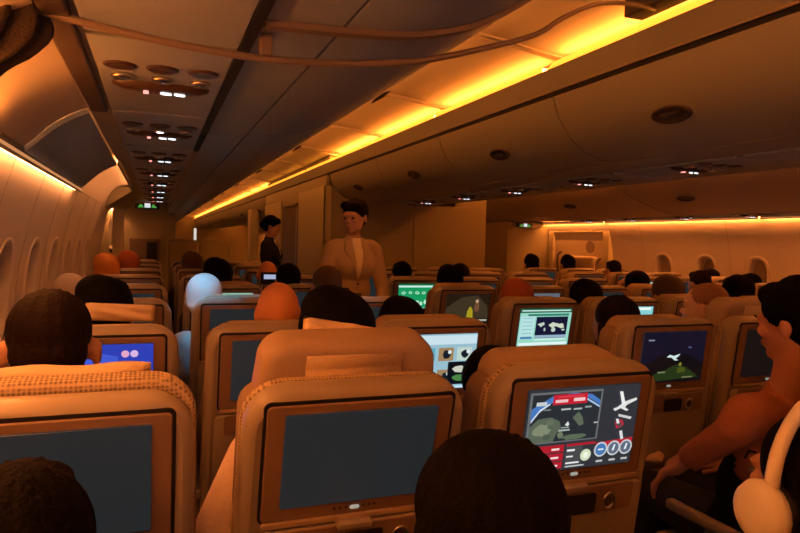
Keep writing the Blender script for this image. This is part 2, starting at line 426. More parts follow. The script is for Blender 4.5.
for d, side in ((1, 'left'), (-1, 'right')):
    X = lambda x: x if d > 0 else 2*XC-x
    for bi, (a, b) in enumerate(zip(seams, seams[1:])):
        t = thing('cove_light', 'orange cove light strip over the %s aisle, %s segment from the back' % (side, ordn[bi]), 'light strip', group='cove lights')
        bm = bmesh.new(); prism(bm, [(X(1.770), H+.850), (X(1.815), H+.850), (X(1.815), H+.892), (X(1.800), H+.892)], a+.055, b-.055)
        bm_obj('diffuser', bm, M_strip3 if b < 1.5 else (M_strip if d > 0 else M_strip4), t)
        bm = bmesh.new(); box(bm, (min(X(1.83), X(1.87)), a+.07, H+.885), (max(X(1.83), X(1.87)), b-.07, H+.897))
        bm_obj('lamp', bm, M_strip2 if d > 0 else M_lampr, t)  # second lamp added out of sight behind the lip to brighten the ceiling
        bm = bmesh.new(); box(bm, (min(X(1.254), X(1.268)), a+.03, H+.902), (max(X(1.254), X(1.268)), b-.03, H+.908))
        bm_obj('bin_top_fill', bm, M_lampl if d > 0 else M_lampr, t)  # unseen lamp added on the bin edge to even out the ceiling light
# side wall wash lights in slots at the top of the walls
M_lens = mat('wash_light_lens', (.8, .6, .4), .5, emit=(1.0, .42, .16), estr=.55)
M_lensb = mat('wash_light_lens_bright', (.8, .6, .4), .5, emit=(1.0, .27, .04), estr=38.)
M_lensf = mat('wash_light_lens_forward', (.8, .6, .4), .5, emit=(1.0, .30, .06), estr=5.)
M_washl = mat('orange_wall_wash_left', (.8, .5, .2), .5, emit=(1.0, .33, .10), estr=30.)
for side in ('left', 'right'):
    for bi, (a, b) in enumerate(zip(leftJ, leftJ[1:])):
        if side == 'left' and bi == 2: b = 1.80
        if side == 'left' and bi == 3: a = 1.80; b = 3.97
        if side == 'left' and bi == 4: continue
        t = thing('wall_wash_light', 'slim orange light atop the %s cabin wall, %s segment from the back' % (side, ordn[bi]), 'light strip', group='wall wash lights')
        if side == 'left':
            lamp = (-.420, a+.02, H+.236), (-.400, b-.02, H+.246)
            lens = (-.384, a+.02, H+.232), (-.380, b-.02, H+.240)
            if bi < 3: lens = (-.384, a+.02, H+.226), (-.350, b-.02, H+.238)
            hold = (-.394, a+.01, H+.224), (-.384, b-.01, H+.262)
        else:
            lamp = (5.545, a+.02, H+.322), (5.562, b-.02, H+.334)
            lens = (5.512, a+.02, H+.320), (5.517, b-.02, H+.326)
            hold = (5.518, a+.01, H+.309), (5.530, b-.01, H+.350)
        bm = bmesh.new(); box(bm, *lamp); bm_obj('lamp', bm, M_wash if side == 'right' else M_washl, t)
        bm = bmesh.new(); box(bm, *lens); bm_obj('lens', bm, M_lensb if side == 'left' and bi < 3 else (M_lensf if side == 'left' and bi == 4 else M_lens), t)
        if side == 'left' and bi == 4: hold = (-.392, a+.01, H+.228), (-.384, b-.01, H+.244)
        bm = bmesh.new(); box(bm, *hold); bm_obj('holder', bm, M_bin, t)

# left sloping panel between the service strip and the wall ----------------
slope = smooth_pts([(-.205, H+.40), (-.255, H+.375), (-.31, H+.335), (-.36, H+.285), (-.388, H+.262)], 4)
slope2 = [(x, z-.014) for x, z in slope]+[(-.391, H+.232)]
slope3 = smooth_pts([(-.207, H+.444), (-.28, H+.440), (-.345, H+.405), (-.392, H+.34), (-.422, H+.25)], 4)
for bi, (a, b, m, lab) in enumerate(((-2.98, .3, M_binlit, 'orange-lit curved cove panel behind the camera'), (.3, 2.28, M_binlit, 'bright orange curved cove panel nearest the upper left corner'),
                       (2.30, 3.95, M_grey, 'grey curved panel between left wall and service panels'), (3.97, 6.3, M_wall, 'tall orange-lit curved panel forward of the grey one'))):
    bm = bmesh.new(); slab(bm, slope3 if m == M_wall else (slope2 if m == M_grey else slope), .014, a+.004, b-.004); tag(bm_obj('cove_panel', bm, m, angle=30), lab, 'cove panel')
bm = bmesh.new(); bbox(bm, (-.200, .3, H+.392), (-.150, 2.30, H+.412), .004); tag(bm_obj('filler_strip', bm, M_dkbr), 'dark brown strip left of the nearest reading lights', 'trim strip')
bm = bmesh.new(); box(bm, (-.205, -2.98, H+.41), (.19, 3.97, H+.45)); box(bm, (-.190, 3.97, H+.41), (.19, 6.3, H+.45)); box(bm, (-.205, 6.3, H+.41), (.19, 8.6, H+.45)); box(bm, (-.205, 3.97, H+.386), (-.199, 6.3, H+.430)); struct('ceiling_left', bm, M_bin)
bm = bmesh.new(); box(bm, (-.70, -2.98, H+.45), (.19, 33.9, H+.47)); struct('ceiling_left_upper', bm, M_bin)
t = thing('wall_wash_light', 'unseen orange lamp added above the tall curved panel on the left wall', 'light strip', group='wall wash lights')
bm = bmesh.new(); box(bm, (-.2125, 4.0, H+.418), (-.2065, 6.27, H+.430)); bm_obj('lamp', bm, M_washl, t)  # hidden lamp added so the tall panel glows
# right: flat soffit between service panel and wall
bm = bmesh.new(); box(bm, (5.02, YB, H+.352), (5.80, 33.9, H+.39)); struct('ceiling_right', bm, M_binlit)

# ------------------------------------------------------------------ passenger service panels
M_domes = mat('brown_vent_plastic', (.08, .045, .035), .3)
def lamp_mat(k): return mat('sign_white_%d' % int(k*10), (.8, .8, .8), .4, emit=(.85, .95, 1.0), estr=k)
M_red = mat('sign_red', (.3, .1, .1), .4, emit=(1., .35, .3), estr=1.6)
def service_panel(x, y, z, label, group, lit=1., w=.30, L=.83, reading=0., detail=True):
    t = thing('service_panel', label, 'service panel', (x, y, z), group=group)
    bm = bmesh.new(); bbox(bm, (-w/2, -L/2, -.004), (w/2, L/2, .02), .003); bm_obj('panel', bm, M_psu, t)
    for i, dx in enumerate((-.095, 0, .095)):                       # swivel air vents
        bm = bmesh.new(); lathe(bm, [(.038, .0), (.037, -.003), (.030, -.006), (.018, -.003), (.008, -.003)], Matrix.Translation((dx, -.19, -.004)), 16)
        bm_obj('air_vent', bm, M_domes, t, smooth=True)
    for i, dx in enumerate((-.095, 0, .095)):                       # reading lights
        bm = bmesh.new(); lathe(bm, [(.026, 0), (.026, -.008), (.019, -.012), (.017, -.004)], Matrix.Translation((dx, -.090, -.004)), 16)
        o = bm_obj('reading_light', bm, M_metal, t, smooth=True)
        bm = bmesh.new(); lathe(bm, [(.015, 0), (.013, -.006), (.006, -.009)], Matrix.Translation((dx, -.090, -.008)), 12)
        bm_obj('lens', bm, lamp_mat(reading) if (reading and i == 1) else M_chrome, o, smooth=True)
    bm = bmesh.new()
    n = 24; R = []
    for r0, h in ((1., -.003), (.96, -.012), (.8, -.02), (.5, -.022)):
        R.append([bm.verts.new((.125*r0*math.cos(2*PI*k/n), .042*r0*math.sin(2*PI*k/n), h)) for k in range(n)])
    for a, b in zip(R, R[1:]):
        for k in range(n): bm.faces.new((a[k], a[(k+1) % n], b[(k+1) % n], b[k]))
    bm.faces.new(R[-1])
    so = bm_obj('sign_pod', bm, M_domes, t, smooth=True)
    bm = bmesh.new(); disc(bm, 0, 0, .007, .007, 0, 0.004, 10); disc(bm, 0, .013, .007, .007, 0, .004, 10)
    for v in bm.verts: v.co = Vector((v.co.x-.040, v.co.z-.006, -.0225-v.co.y))
    bm_obj('sign', bm, M_red, so)
    for dx in (.010, .045):
        bm = bmesh.new()
        for (ox, oy, a, b) in ((0, 0, .009, .007), (.009, .002, .006, .005), (-.008, -.003, .006, .004)):
            disc(bm, ox, oy, a, b, 0, .004, 10)
        for v in bm.verts: v.co = Vector((v.co.x+dx, v.co.z, -.0225-v.co.y))
        bm_obj('sign', bm, lamp_mat(lit), so)
    return t
for i in range(8):
    y = 1.87+.86*i-.0
    if y > 8: break
    service_panel(.012, y, H+.407, 'lit service panel above left seats, %s from the camera%s' % (ordn[i], ', its reading light on' if i == 1 else ''), 'left service panels', lit=1.8 if i < 2 else 1.3, reading=9. if i == 1 else 0)
service_panel(.012, 1.01, H+.407, 'service panel over the nearest left seats, above the picture', 'left service panels')
for i in range(6):
    service_panel(XC, 1.72+.87*i, H+.420, 'service panel under the centre bins, %s from the camera' % ordn[i], 'centre service panels', lit=1.5, w=.30)
for i in range(5):
    service_panel(5.17, 3.62+.80*i, H+.334, 'service panel above the right seats, %s from the camera' % ordn[i], 'right service panels', lit=1.5, w=.28, reading=2.5 if i == 2 else 0)

# ------------------------------------------------------------------ curtain rail, curtain
rail = [(-.42, 1.33, 1.93), (-.33, 1.33, 1.898), (-.23, 1.33, 1.875), (-.155, 1.33, 1.862), (-.04, 1.33, 1.847), (.081, 1.33, 1.837), (.204, 1.33, 1.833), (.361, 1.33, 1.843), (.497, 1.33, 1.862), (.586, 1.35, 1.886), (.731, 1.40, 1.94), (.944, 1.5, 2.032), (1.089, 1.58, 2.125), (1.278, 1.68, 2.225), (1.509, 1.8, 2.30), (1.701, 1.9, 2.345)]
t = thing('curtain_rail', 'thin brown curtain rail curving across the ceiling from left wall to aisle light', 'curtain rail')
bm = bmesh.new(); tube(bm, smooth_pts(rail, 4), .0075, 10, flat=.9); bm_obj('track', bm, M_rail, t, smooth=True)
bm = bmesh.new(); bbox(bm, (1.66, 1.70, H+.875), (1.75, 2.02, H+.945), .006); bm_obj('end_bracket', bm, M_dkbr, t)
for x, y, z in ((.205, 1.33, 1.838),):
    bm = bmesh.new(); bbox(bm, (x-.012, y-.01, z), (x+.012, y+.01, H+.43 if x < .3 else H+.425), .003); bm_obj('hanger', bm, M_rail, t)
bm = bmesh.new()
cp = smooth_pts([(.19, H+.400), (.34, H+.406), (.50, H+.421), (.66, H+.470), (.82, H+.573), (.97, H+.675), (1.12, H+.777), (1.24, H+.862)], 4)
slab(bm, cp, -.012, 1.235, 1.262)
tag(bm_obj('bin_molding', bm, M_rail, angle=30), 'thin raised moulding running across the nearest left bin, parallel to the curtain rail', 'moulding')
# gathered dark curtain at the window end of the rail
bm = bmesh.new(); rings = []
for j in range(10):
    v = j/9; z = 1.885-.135*v; ring = []
    for k in range(60):
        a = 2*PI*k/60; r = 1+.22*math.sin(9*a+v*1.5)+.08*math.sin(5*a+2)
        ww = .062*(.8+.45*math.sin(PI*min(1, v*1.2))); ww *= 1-.45*max(0, v-.8)/.2
        ring.append(bm.verts.new((-.262+ww*r*math.cos(a)-.03*v, 1.33+.05*r*math.sin(a), z+.008*math.sin(4*a)*v)))
    rings.append(ring)
for a, b in zip(rings, rings[1:]):
    for k in range(60): bm.faces.new((a[k], a[(k+1) % 60], b[(k+1) % 60], b[k]))
bm.faces.new(rings[0][::-1]); bm.faces.new(rings[-1])
tag(bm_obj('curtain', bm, M_curt, smooth=True), 'dark bunched curtain hanging from the rail in the upper left corner', 'curtain')

# ------------------------------------------------------------------ partitions at the front of the section
def wallbox(name, a, b, m, **k):
    bm = bmesh.new(); bbox(bm, a, b, .01); return struct(name, bm, m, **k)
# left lavatory block, full height, with exit sign and monitor
wallbox('wall_left_forward', (-.56, 8.70, 0), (.15, 9.9, H+.42), M_mon)
wallbox('wall_centre', (1.80, 7.0, 0), (3.375, 11.2, H+.93), M_mon); wallbox('wall_centre_base', (1.77, 7.0, 0), (3.80, 11.2, H+.72), M_mon)
wallbox('wall_right_forward', (4.90, 8.36, 0), (5.66, 9.9, H+.345), M_mon)
for i, (x0, x1) in enumerate(((1.832, 2.83), (2.84, 3.78))):
    bm = bmesh.new(); bbox(bm, (x0, 6.988, .0), (x1, 7.0, H+(.70 if i == 0 else .43)), .004)
    tag(bm_obj('partition_panel', bm, M_mon), 'plain brown panel on the %s half of the centre partition' % ('left' if i == 0 else 'right'), 'panel')
bm = bmesh.new(); bbox(bm, (1.748, 6.975, .0), (1.768, 8.35, H+.60), .004); bbox(bm, (1.748, 6.975, .0), (1.83, 6.998, H+.60), .004); tag(bm_obj('corner_post', bm, M_monlt), 'pale corner panel of the centre partition facing the left aisle', 'panel')
# side of the centre partition facing the left aisle: lavatory door
t = thing('lavatory_door', 'dark narrow lavatory door with a bright metal edge facing the left aisle', 'door', (1.765, 8.95, 0))
bm = bmesh.new(); bbox(bm, (-.02, -.50, .03), (0, .50, H+.42), .005); bm_obj('panel', bm, M_mondk, t)
bm = bmesh.new(); bbox(bm, (-.03, -.56, .03), (0, -.51, H+.42), .003); bm_obj('hinge_edge', bm, M_metal, t)
bm = bmesh.new(); bbox(bm, (-.045, .17, .98), (-.02, .23, 1.05), .006); bm_obj('handle', bm, M_metal, t)
bm = bmesh.new(); bbox(bm, (-.028, -.50, H+.44), (0, .50, H+.47), .004); bm_obj('header', bm, M_mondk, t)
bm = bmesh.new(); bbox(bm, (1.745, 9.6, .03), (1.766, 11.1, H+.55), .005); tag(bm_obj('side_panel', bm, M_monlt), 'pale panel beyond the dark lavatory door', 'panel')
# half-height twin panels in the forward doorway
for i, (x0, x1) in enumerate(((.17, .55), (.585, .96))):
    t = thing('attendant_seat_partition', 'tan half-height panel in the forward doorway, the %s of the pair' % ('left' if i == 0 else 'right'), 'partition', ((x0+x1)/2, 9.3, 0))
    w = x1-x0
    bm = bmesh.new(); pillow_slab(bm, w, 1.40, .03, 0, .70, 0, .06, .01); bm_obj('panel', bm, mat('tan_yellow_panel', (.85, .74, .36), .5, bump=.03, scale=30), t, smooth=False)
    bm = bmesh.new(); tube(bm, [(-w/2+.01, .03, 1.405), (w/2-.01, .03, 1.405)], .009, 8); bm_obj('top_edge', bm, M_metal, t)
    if i: bm = bmesh.new(); tube(bm, [(w/2+.004, .0, .4), (w/2+.004, .0, 1.40)], .008, 8); bm_obj('side_edge', bm, M_metal, t)
# far structures seen over them
wallbox('wall_far_left', (-.4, 12.4, 0), (.35, 13.0, H+.40), M_mon)
t = thing('far_partition', 'small pale post far ahead in the next cabin', 'post', (1.75, 12.9, 0))
bm = bmesh.new(); bbox(bm, (0, 0, 0), (.16, .4, H+.55), .01); bm_obj('post', bm, M_monlt, t)
bm = bmesh.new(); bbox(bm, (.655, 12.3, .0), (.70, 12.32, H+.14), .004); 
tag(bm_obj('light_panel', bm, mat('far_lamp_white', (.8, .8, .8), .5, emit=(.9, .95, .85), estr=.7)), 'narrow bright white light far ahead in the next cabin', 'light')

def exit_sign(x, y, z, label, s=1.):
    t = thing('exit_sign', label, 'exit sign', (x, y, z))
    bm = bmesh.new(); bbox(bm, (-.16*s, 0, -.05*s), (.16*s, .04, .05*s), .006); bm_obj('housing', bm, M_dkbr, t)
    bm = bmesh.new(); box(bm, (-.035*s, -.004, -.03*s), (.04*s, 0, .03*s)); bm_obj('white_panel', bm, glow((215, 225, 225), 1.), t)
    for q in ([(-.125*s, -.03*s), (-.05*s, -.03*s), (-.06*s, .005*s), (-.09*s, .02*s)], [(.125*s, -.03*s), (.055*s, -.03*s), (.065*s, .015*s), (.085*s, .02*s)]):
        bm = bmesh.new(); layered(bm, [(q, -.004), (q, 0)]); bm_obj('green_symbol', bm, glow((70, 150, 60), 1.), t)
    bm = bmesh.new(); box(bm, (-.13*s, -.003, .033*s), (.13*s, 0, .04*s)); bm_obj('red_line', bm, glow((120, 25, 10), 1.), t)
exit_sign(-.10, 8.62, H+.365, 'small lit exit sign with green symbols on the left forward wall', .9)
exit_sign(5.17, 8.30, H+.29, 'small dim exit sign on the right forward wall', .8)
bm = bmesh.new(); bbox(bm, (-.30, 8.60, 1.10), (.05, 8.70, 1.42), .01)
tb = bm_obj('wall_cabinet', bm, M_mondk); tag(tb, 'dark brown cabinet mounted low on the left forward wall', 'cabinet')
bm = bmesh.new(); bbox(bm, (-.10, 8.59, 1.14), (.02, 8.60, 1.38), .004); bm_obj('dark_display', bm, M_dark, tb)

# doors in the side walls
def side_door(n, side, y0, y1):
    s = -1 if side == 'left' else 1
    xw = wall_x(side, 1.0)
    bm = bmesh.new()
    L = y1-y0
    box(bm, (min(xw-s*.10, xw+s*.02), y0-.12, 0), (max(xw-s*.10, xw+s*.02), y0, H+.30)); box(bm, (min(xw-s*.10, xw+s*.02), y1, 0), (max(xw-s*.10, xw+s*.02), y1+.12, H+.30))
    box(bm, (min(xw-s*.10, xw+s*.02), y0, H+.20), (max(xw-s*.10, xw+s*.02), y1, H+.30))
    d = struct('door_%d' % n, bm, M_monlt)
    bm = bmesh.new(); bbox(bm, (min(xw-s*.06, xw), y0+.01, .02), (max(xw-s*.06, xw), y1-.01, H+.19), .012); bm_obj('door_leaf', bm, mat('door_cream', (.60, .52, .36), .5), d)
    xi = xw-s*.065
    bm = bmesh.new(); bbox(bm, (min(xi-s*.10, xi), y0+.12, .25), (max(xi-s*.10, xi), y1-.35, 1.33), .03); bm_obj('slide_bustle', bm, mat('door_bustle', (.66, .57, .38), .5), d)
    bm = bmesh.new(); M = Matrix.Translation((xi, y0+.30, H-.01)) @ Matrix.Rotation(PI/2, 4, 'Y')
    lathe(bm, [(.085, -.012), (.085, .012)], M, 24); bm_obj('round_placard', bm, mat('placard_grey', (.28, .22, .18), .5), d)
    bm = bmesh.new(); tube(bm, smooth_pts([(xi-s*.02, y1-.22, 1.0), (xi-s*.08, y1-.22, 1.08), (xi-s*.08, y1-.20, 1.32), (xi-s*.02, y1-.20, 1.38)], 4), .017, 8); bm_obj('assist_handle', bm, M_dkbr, d, smooth=True)
    bm = bmesh.new(); tube(bm, smooth_pts([(xi-s*.02, y0+.04, .95), (xi-s*.08, y0+.04, 1.03), (xi-s*.08, y0+.05, 1.25), (xi-s*.02, y0+.05, 1.31)], 4), .017, 8); bm_obj('assist_handle', bm, M_dkbr, d, smooth=True)
    bm = bmesh.new(); bbox(bm, (min(xi-s*.03, xi), y1-.30, 1.30), (max(xi-s*.03, xi), y0+.45, 1.34), .006); bm_obj('operating_lever', bm, M_metal, d)
side_door(1, 'left', 7.3, 8.35)
side_door(2, 'right', 7.05, 8.2)
# sloping ceiling piece over the left door
bm = bmesh.new(); prism(bm, [(-.50, H+.18), (-.20, H+.40), (-.20, H+.43), (-.55, H+.43)], 6.35, 8.6); tag(bm_obj('door_canopy', bm, M_mon), 'sloped brown canopy above the left forward door', 'canopy')
bm = bmesh.new(); bbox(bm, (-.40, 6.95, .0), (-.30, 7.15, H+.25), .01); tag(bm_obj('door_post', bm, M_monlt), 'cream post beside the left forward door', 'post')

# lit panels beyond the right aisle
bm = bmesh.new(); bbox(bm, (5.2, 10.4, .02), (5.62, 10.5, H+.02), .01); tag(bm_obj('far_right_partition', bm, M_mon), 'low brown partition beyond the right aisle opening', 'partition')

# ------------------------------------------------------------------ seats
ZT = 1.203          # top of the seat shell
SW, SH = .305, .200 # display size
SZ = 1.203-.142     # display centre height in upright seat coordinates
# -- display pictures, drawn as thin raised elements in u(-1..1), v(-1..1)
def scr(parts, base=None):
    bm = bmesh.new(); ms = [base or M_glass]
    pillow_slab(bm, SW, SH, .004, 0, SZ, -.066, -.060, .001, mi=0, n=2)
    lay = 0
    for p in parts:
        kind, col = p[0], p[1]; k = p[-1] if isinstance(p[-1], float) and p[0].endswith('!') else 1.
        kind = kind.rstrip('!')
        g = glow(col, k)
        if g not in ms: ms.append(g)
        mi = ms.index(g); lay += 1
        y = -.0662-.00004*lay; U = lambda u: u*SW/2; V = lambda v: SZ+v*SH/2
        if kind == 'r': x0, z0, x1, z1 = p[2:6]; pts = [(U(x0), V(z0)), (U(x1), V(z0)), (U(x1), V(z1)), (U(x0), V(z1))]
        elif kind == 'c': cx, cz, r = p[2:5]; pts = [(U(cx)+r*SH/2*math.cos(2*PI*q/14), V(cz)+r*SH/2*math.sin(2*PI*q/14)) for q in range(14)]
        else: pts = [(U(a), V(b)) for a, b in p[2]]
        f = bm.faces.new([bm.verts.new((x, y, z)) for x, z in pts]); f.material_index = mi
    me = bpy.data.meshes.new('screen')
    for f in bm.faces:
        if f.material_index and f.normal.y > 0: f.normal_flip()
    bm.normal_update()
    for f in bm.faces:
        if f.material_index and f.normal.y > 0: f.normal_flip()
    bm.to_mesh(me); bm.free()
    for m in ms: me.materials.append(m)
    return me
rnd = random.Random(3)
def blob(cx, cy, rx, ry, n=14, j=.25, seed=0):
    r = random.Random(seed); return [(cx+rx*(1-j+2*j*r.random())*math.cos(2*PI*k/n), cy+ry*(1-j+2*j*r.random())*math.sin(2*PI*k/n)) for k in range(n)]
SCR = {}
SCR['off'] = scr([])
SCR['dim'] = scr([], mat('glass_dark_screen', (.010, .011, .014), .2, emit=(.006, .005, .005), estr=1.))
# flight map: globe view left, aircraft right, red data rows below
P = [('r', (48, 51, 57), -1, -1, 1, 1), ('r', (104, 108, 110), -.97, -.30, .30, .93), ('r', (40, 46, 52), -.93, -.27, .27, .88)]
P += [('p', (70, 120, 190), [(-.93, .25), (-.80, .50), (-.55, .70), (-.25, .80), (.05, .74), (.27, .55), (.27, .66), (.10, .82), (-.2, .88), (-.6, .82), (-.93, .55)])]
P += [('p', (205, 220, 235), [(-.92, .28), (-.79, .53), (-.62, .67), (-.62, .63), (-.79, .47), (-.92, .22)]), ('p', (160, 190, 225), [(.02, .74), (.27, .53), (.27, .48), (.02, .69)])]
P += [('p', (88, 100, 84), [(-.93, .12), (-.80, .30), (-.58, .33), (-.42, .22), (-.38, .05), (-.45, -.08), (-.50, -.27), (-.93, -.27)])]
P += [('p', (128, 136, 112), blob(-.72, .02, .14, .16, seed=2)), ('p', (100, 112, 92), blob(-.58, .2, .07, .07, seed=3)), ('p', (75, 88, 74), blob(-.62, -.14, .08, .07, seed=8))]
P += [('p', (92, 104, 88), [(-.20, .28), (-.10, .42), (-.02, .28), (.02, .10), (-.06, .06), (-.13, .18)]), ('p', (90, 106, 84), blob(-.14, -.2, .22, .07, seed=5)), ('p', (110, 120, 98), blob(-.38, -.12, .05, .08, seed=6))]
P += [('r', (170, 180, 175), -.42, -.03, -.22, .01), ('r', (150, 160, 155), -.38, .04, -.24, .07), ('p', (225, 225, 220), [(-.32, .12), (-.27, .2), (-.24, .12), (-.27, .08)])]
P += [('r', (180, 188, 185), -.42, .48, -.25, .52), ('r', (170, 178, 175), -.20, .47, -.05, .51), ('r', (150, 160, 160), .0, .50, .12, .54), ('r', (120, 130, 130), -.72, .5, -.6, .53), ('r', (190, 195, 195), .2, .1, .27, .13)]
P += [('r', (200, 30, 48), -.58, .62, .02, .86), ('r', (240, 190, 190), -.54, .67, -.32, .74), ('r', (240, 200, 200), -.22, .68, -.02, .76), ('r', (215, 70, 80), -.5, .79, -.05, .82), ('r', (200, 205, 205), -.86, .62, -.68, .71)]
for i, (a, b) in enumerate(((-.36, -.54), (-.57, -.75), (-.78, -.95))):
    P += [('r', (178, 28, 44), -.80+.12*i if i == 0 else -.8, b, -.28, a), ('r', (245, 215, 215), -.50, b+.05, -.36, b+.10)]
P += [('r', (70, 72, 76), -.24, -.95, .06, -.40), ('r', (178, 28, 44), -.24, -.42, .28, -.36), ('r', (235, 235, 235), -.22, -.55, -.08, -.50), ('r', (225, 225, 225), -.22, -.70, -.10, -.66), ('r', (235, 235, 235), -.22, -.86, .02, -.82), ('r', (200, 205, 205), -.22, -.94, .12, -.91), ('c', (210, 222, 190), .13, -.68, .15), ('c', (235, 245, 225), .13, -.68, .08)]
P += [('p', (185, 35, 50), [(.30, -.40), (.98, -.34), (.98, -.46), (.86, -.56), (.30, -.60)])]
for i, cx in enumerate((.40, .64, .87)):
    P += [('c', (200, 205, 210), cx, -.58, .19), ('c', (70, 120, 180) if i == 0 else (95, 105, 125), cx, -.58, .15), ('r', (225, 235, 240), cx-.05, -.60, cx+.05, -.56) if i == 0 else ('p', (230, 240, 245), [(cx-.03, -.64), (cx+.01, -.64), (cx+.03, -.49), (cx, -.49)]), ('r', (190, 190, 190), cx-.06, -.9, cx+.06, -.85)]
P += [('p', (225, 226, 224), [(.52, .42), (.60, .46), (.72, .58), (.94, .66), (.95, .60), (.78, .50), (.74, .44), (.82, .36), (.78, .34), (.66, .42), (.56, .36)]), ('p', (235, 236, 234), [(.60, .84), (.66, .84), (.74, .52), (.68, .50)]), ('p', (205, 206, 204), [(.64, .28), (.90, .18), (.88, .12), (.64, .22)]),
      ('p', (180, 40, 60), blob(.68, .02, .09, .12, 9, .3, 9)), ('p', (92, 70, 76), blob(.68, .02, .05, .07, 9, .3, 4)), ('p', (220, 221, 220), [(.70, -.16), (.75, -.14), (.80, -.36), (.75, -.38)]), ('p', (225, 226, 224), [(.60, .16), (.65, .16), (.68, .04), (.63, .04)])]
SCR['flight_map'] = scr(P)
# blue menu
P = [('r', (42, 62, 178), -1, -1, 1, 1), ('p', (62, 88, 205), blob(-.1, .1, .6, .7, 16, .15, 2)), ('r', (235, 240, 245), -1, -1, 1, -.80), ('c', (225, 165, 200), .50, .70, .11), ('c', (215, 180, 225), .66, .70, .11), ('r', (90, 215, 225), 0, .24, .36, .33), ('r', (80, 200, 215), -.03, -.5, .01, .30), ('r', (90, 215, 225), 0, .06, .2, .13), ('c', (190, 200, 240), -.92, .2, .09), ('c', (190, 200, 240), -.92, .0, .09), ('r', (150, 175, 235), .05, -.62, .4, -.56)]
SCR['blue_menu'] = scr(P)
# pale web page with tiles
P = [('r', (150, 190, 205), -1, -1, 1, 1), ('r', (200, 225, 235), -1, .62, 1, .95)]
rz = random.Random(11)
for i in range(4):
    for j in range(2):
        P += [('r', [(70, 140, 160), (190, 210, 200), (120, 110, 90), (90, 170, 190), (160, 130, 90)][rz.randrange(5)], -.9+.47*i, .02-.8*j, -.52+.47*i, .5-.8*j), ('p', (20, 30, 40), blob(-.7+.47*i, .25-.8*j, .1, .16, 8, .3, i*3+j)), ('c', (220, 230, 235), -.62+.47*i, .34-.8*j, .07)]
P += [('r', (8, 14, 22), .30, -.86, .92, -.02), ('p', (200, 205, 190), blob(.6, -.32, .2, .13, 9, .3, 21)), ('p', (70, 130, 70), blob(.62, -.6, .16, .12, 9, .3, 22)), ('r', (190, 225, 240), -1, -1, 1, -.92)]
SCR['tile_page'] = scr(P)
# mint map page
P = [('r', (150, 215, 195), -1, -1, 1, 1), ('r', (25, 95, 70), -1, .78, 1, 1), ('r', (210, 240, 230), -.95, .86, .95, .92), ('r', (60, 130, 110), -.7, .6, .9, .72), ('r', (185, 225, 225), -.95, -.62, -.42, .6), ('r', (60, 130, 170), -.9, -.6, -.45, -.48), ('r', (20, 22, 52), -.36, -.58, .88, .56), ('r', (200, 235, 225), -.36, -.70, .88, -.60), ('r', (150, 175, 200), -.36, -.56, .88, -.42),
     ('p', (205, 215, 190), blob(.36, .12, .20, .13, 10, .35, 31)), ('p', (205, 215, 190), blob(.62, .06, .16, .12, 10, .35, 32)), ('p', (190, 205, 190), [(-.30, .18), (-.05, .28), (-.02, .14), (-.12, .06), (-.14, .0)]), ('p', (190, 205, 190), blob(.35, -.14, .08, .12, 8, .3, 33)), ('p', (170, 190, 180), blob(.0, -.12, .04, .1, 8, .3, 34)), ('p', (170, 190, 180), blob(.74, -.16, .07, .05, 8, .3, 35)), ('r', (225, 245, 240), -.95, -.95, .95, -.8)]
for i in range(5): P.append(('r', (120, 190, 190), -.88, .48-.2*i, -.5, .52-.2*i))
SCR['mint_map'] = scr(P)
# green page
P = [('r', (20, 150, 92), -1, -1, 1, 1), ('r', (205, 235, 225), -1, .72, .95, .86), ('r', (15, 110, 66), -1, .86, 1, 1)]
for i in range(5): P += [('p', (170, 225, 190), blob(-.72+.36*i, .3, .11, .13, 8, .3, i)), ('c', (60, 180, 130), -.72+.36*i, .3, .07)]
for i in range(8): P.append(('p', (190, 230, 205), blob(-.85+.22*i, -.42-.12*(i % 2), .10, .15, 7, .35, 50+i)))
P.append(('r', (150, 200, 200), -1, -1, 1, -.86))
SCR['green_page'] = scr(P)
# dim film with yellow bottle on table
P = [('r', (34, 24, 14), -1, -1, 1, 1), ('p', (60, 50, 34), [(-1, .1), (-.3, .8), (.4, .9), (.9, .2), (1, -.6), (-1, -.6)]), ('r', (170, 170, 150), -.2, -.82, .95, -.7), ('r', (150, 165, 170), -.95, -.82, -.1, -.76), ('p', (165, 150, 30), [(-.05, -.7), (.28, -.7), (.24, -.1), (.15, .15), (.08, .15), (.0, -.1)]), ('p', (110, 75, 50), blob(.42, .15, .12, .38, 9, .2, 3)), ('c', (185, 150, 120), .40, .52, .12)]
SCR['film_scene'] = scr(P)
# night view of an aircraft
P = [('r', (16, 17, 36), -1, -1, 1, 1), ('p', (14, 12, 16), [(-1, -.4), (-.5, .05), (0, .16), (.5, .05), (1, -.3), (1, -1), (-1, -1)]), ('p', (34, 52, 22), [(-.85, -.78), (-.3, -.55), (.1, -.30), (.45, -.42), (.9, -.85), (-.8, -.95)]), ('p', (70, 80, 26), blob(.28, -.52, .18, .13, 9, .35, 7)), ('p', (120, 120, 40), blob(.25, -.3, .05, .08, 7, .3, 9)), ('p', (205, 225, 225), [(-.22, .0), (-.12, .1), (.0, .04), (.22, .12), (.16, .02), (.08, -.08), (.18, -.14), (.05, -.14), (-.06, -.02)]), ('r', (110, 120, 90), -.45, -.62, -.2, -.56), ('r', (120, 130, 150), -.85, .66, -.66, .72), ('r', (110, 110, 70), .35, -.86, .7, -.8), ('p', (80, 100, 150), blob(.5, .36, .06, .03, 7, .3, 2))]
SCR['night_view'] = scr(P)
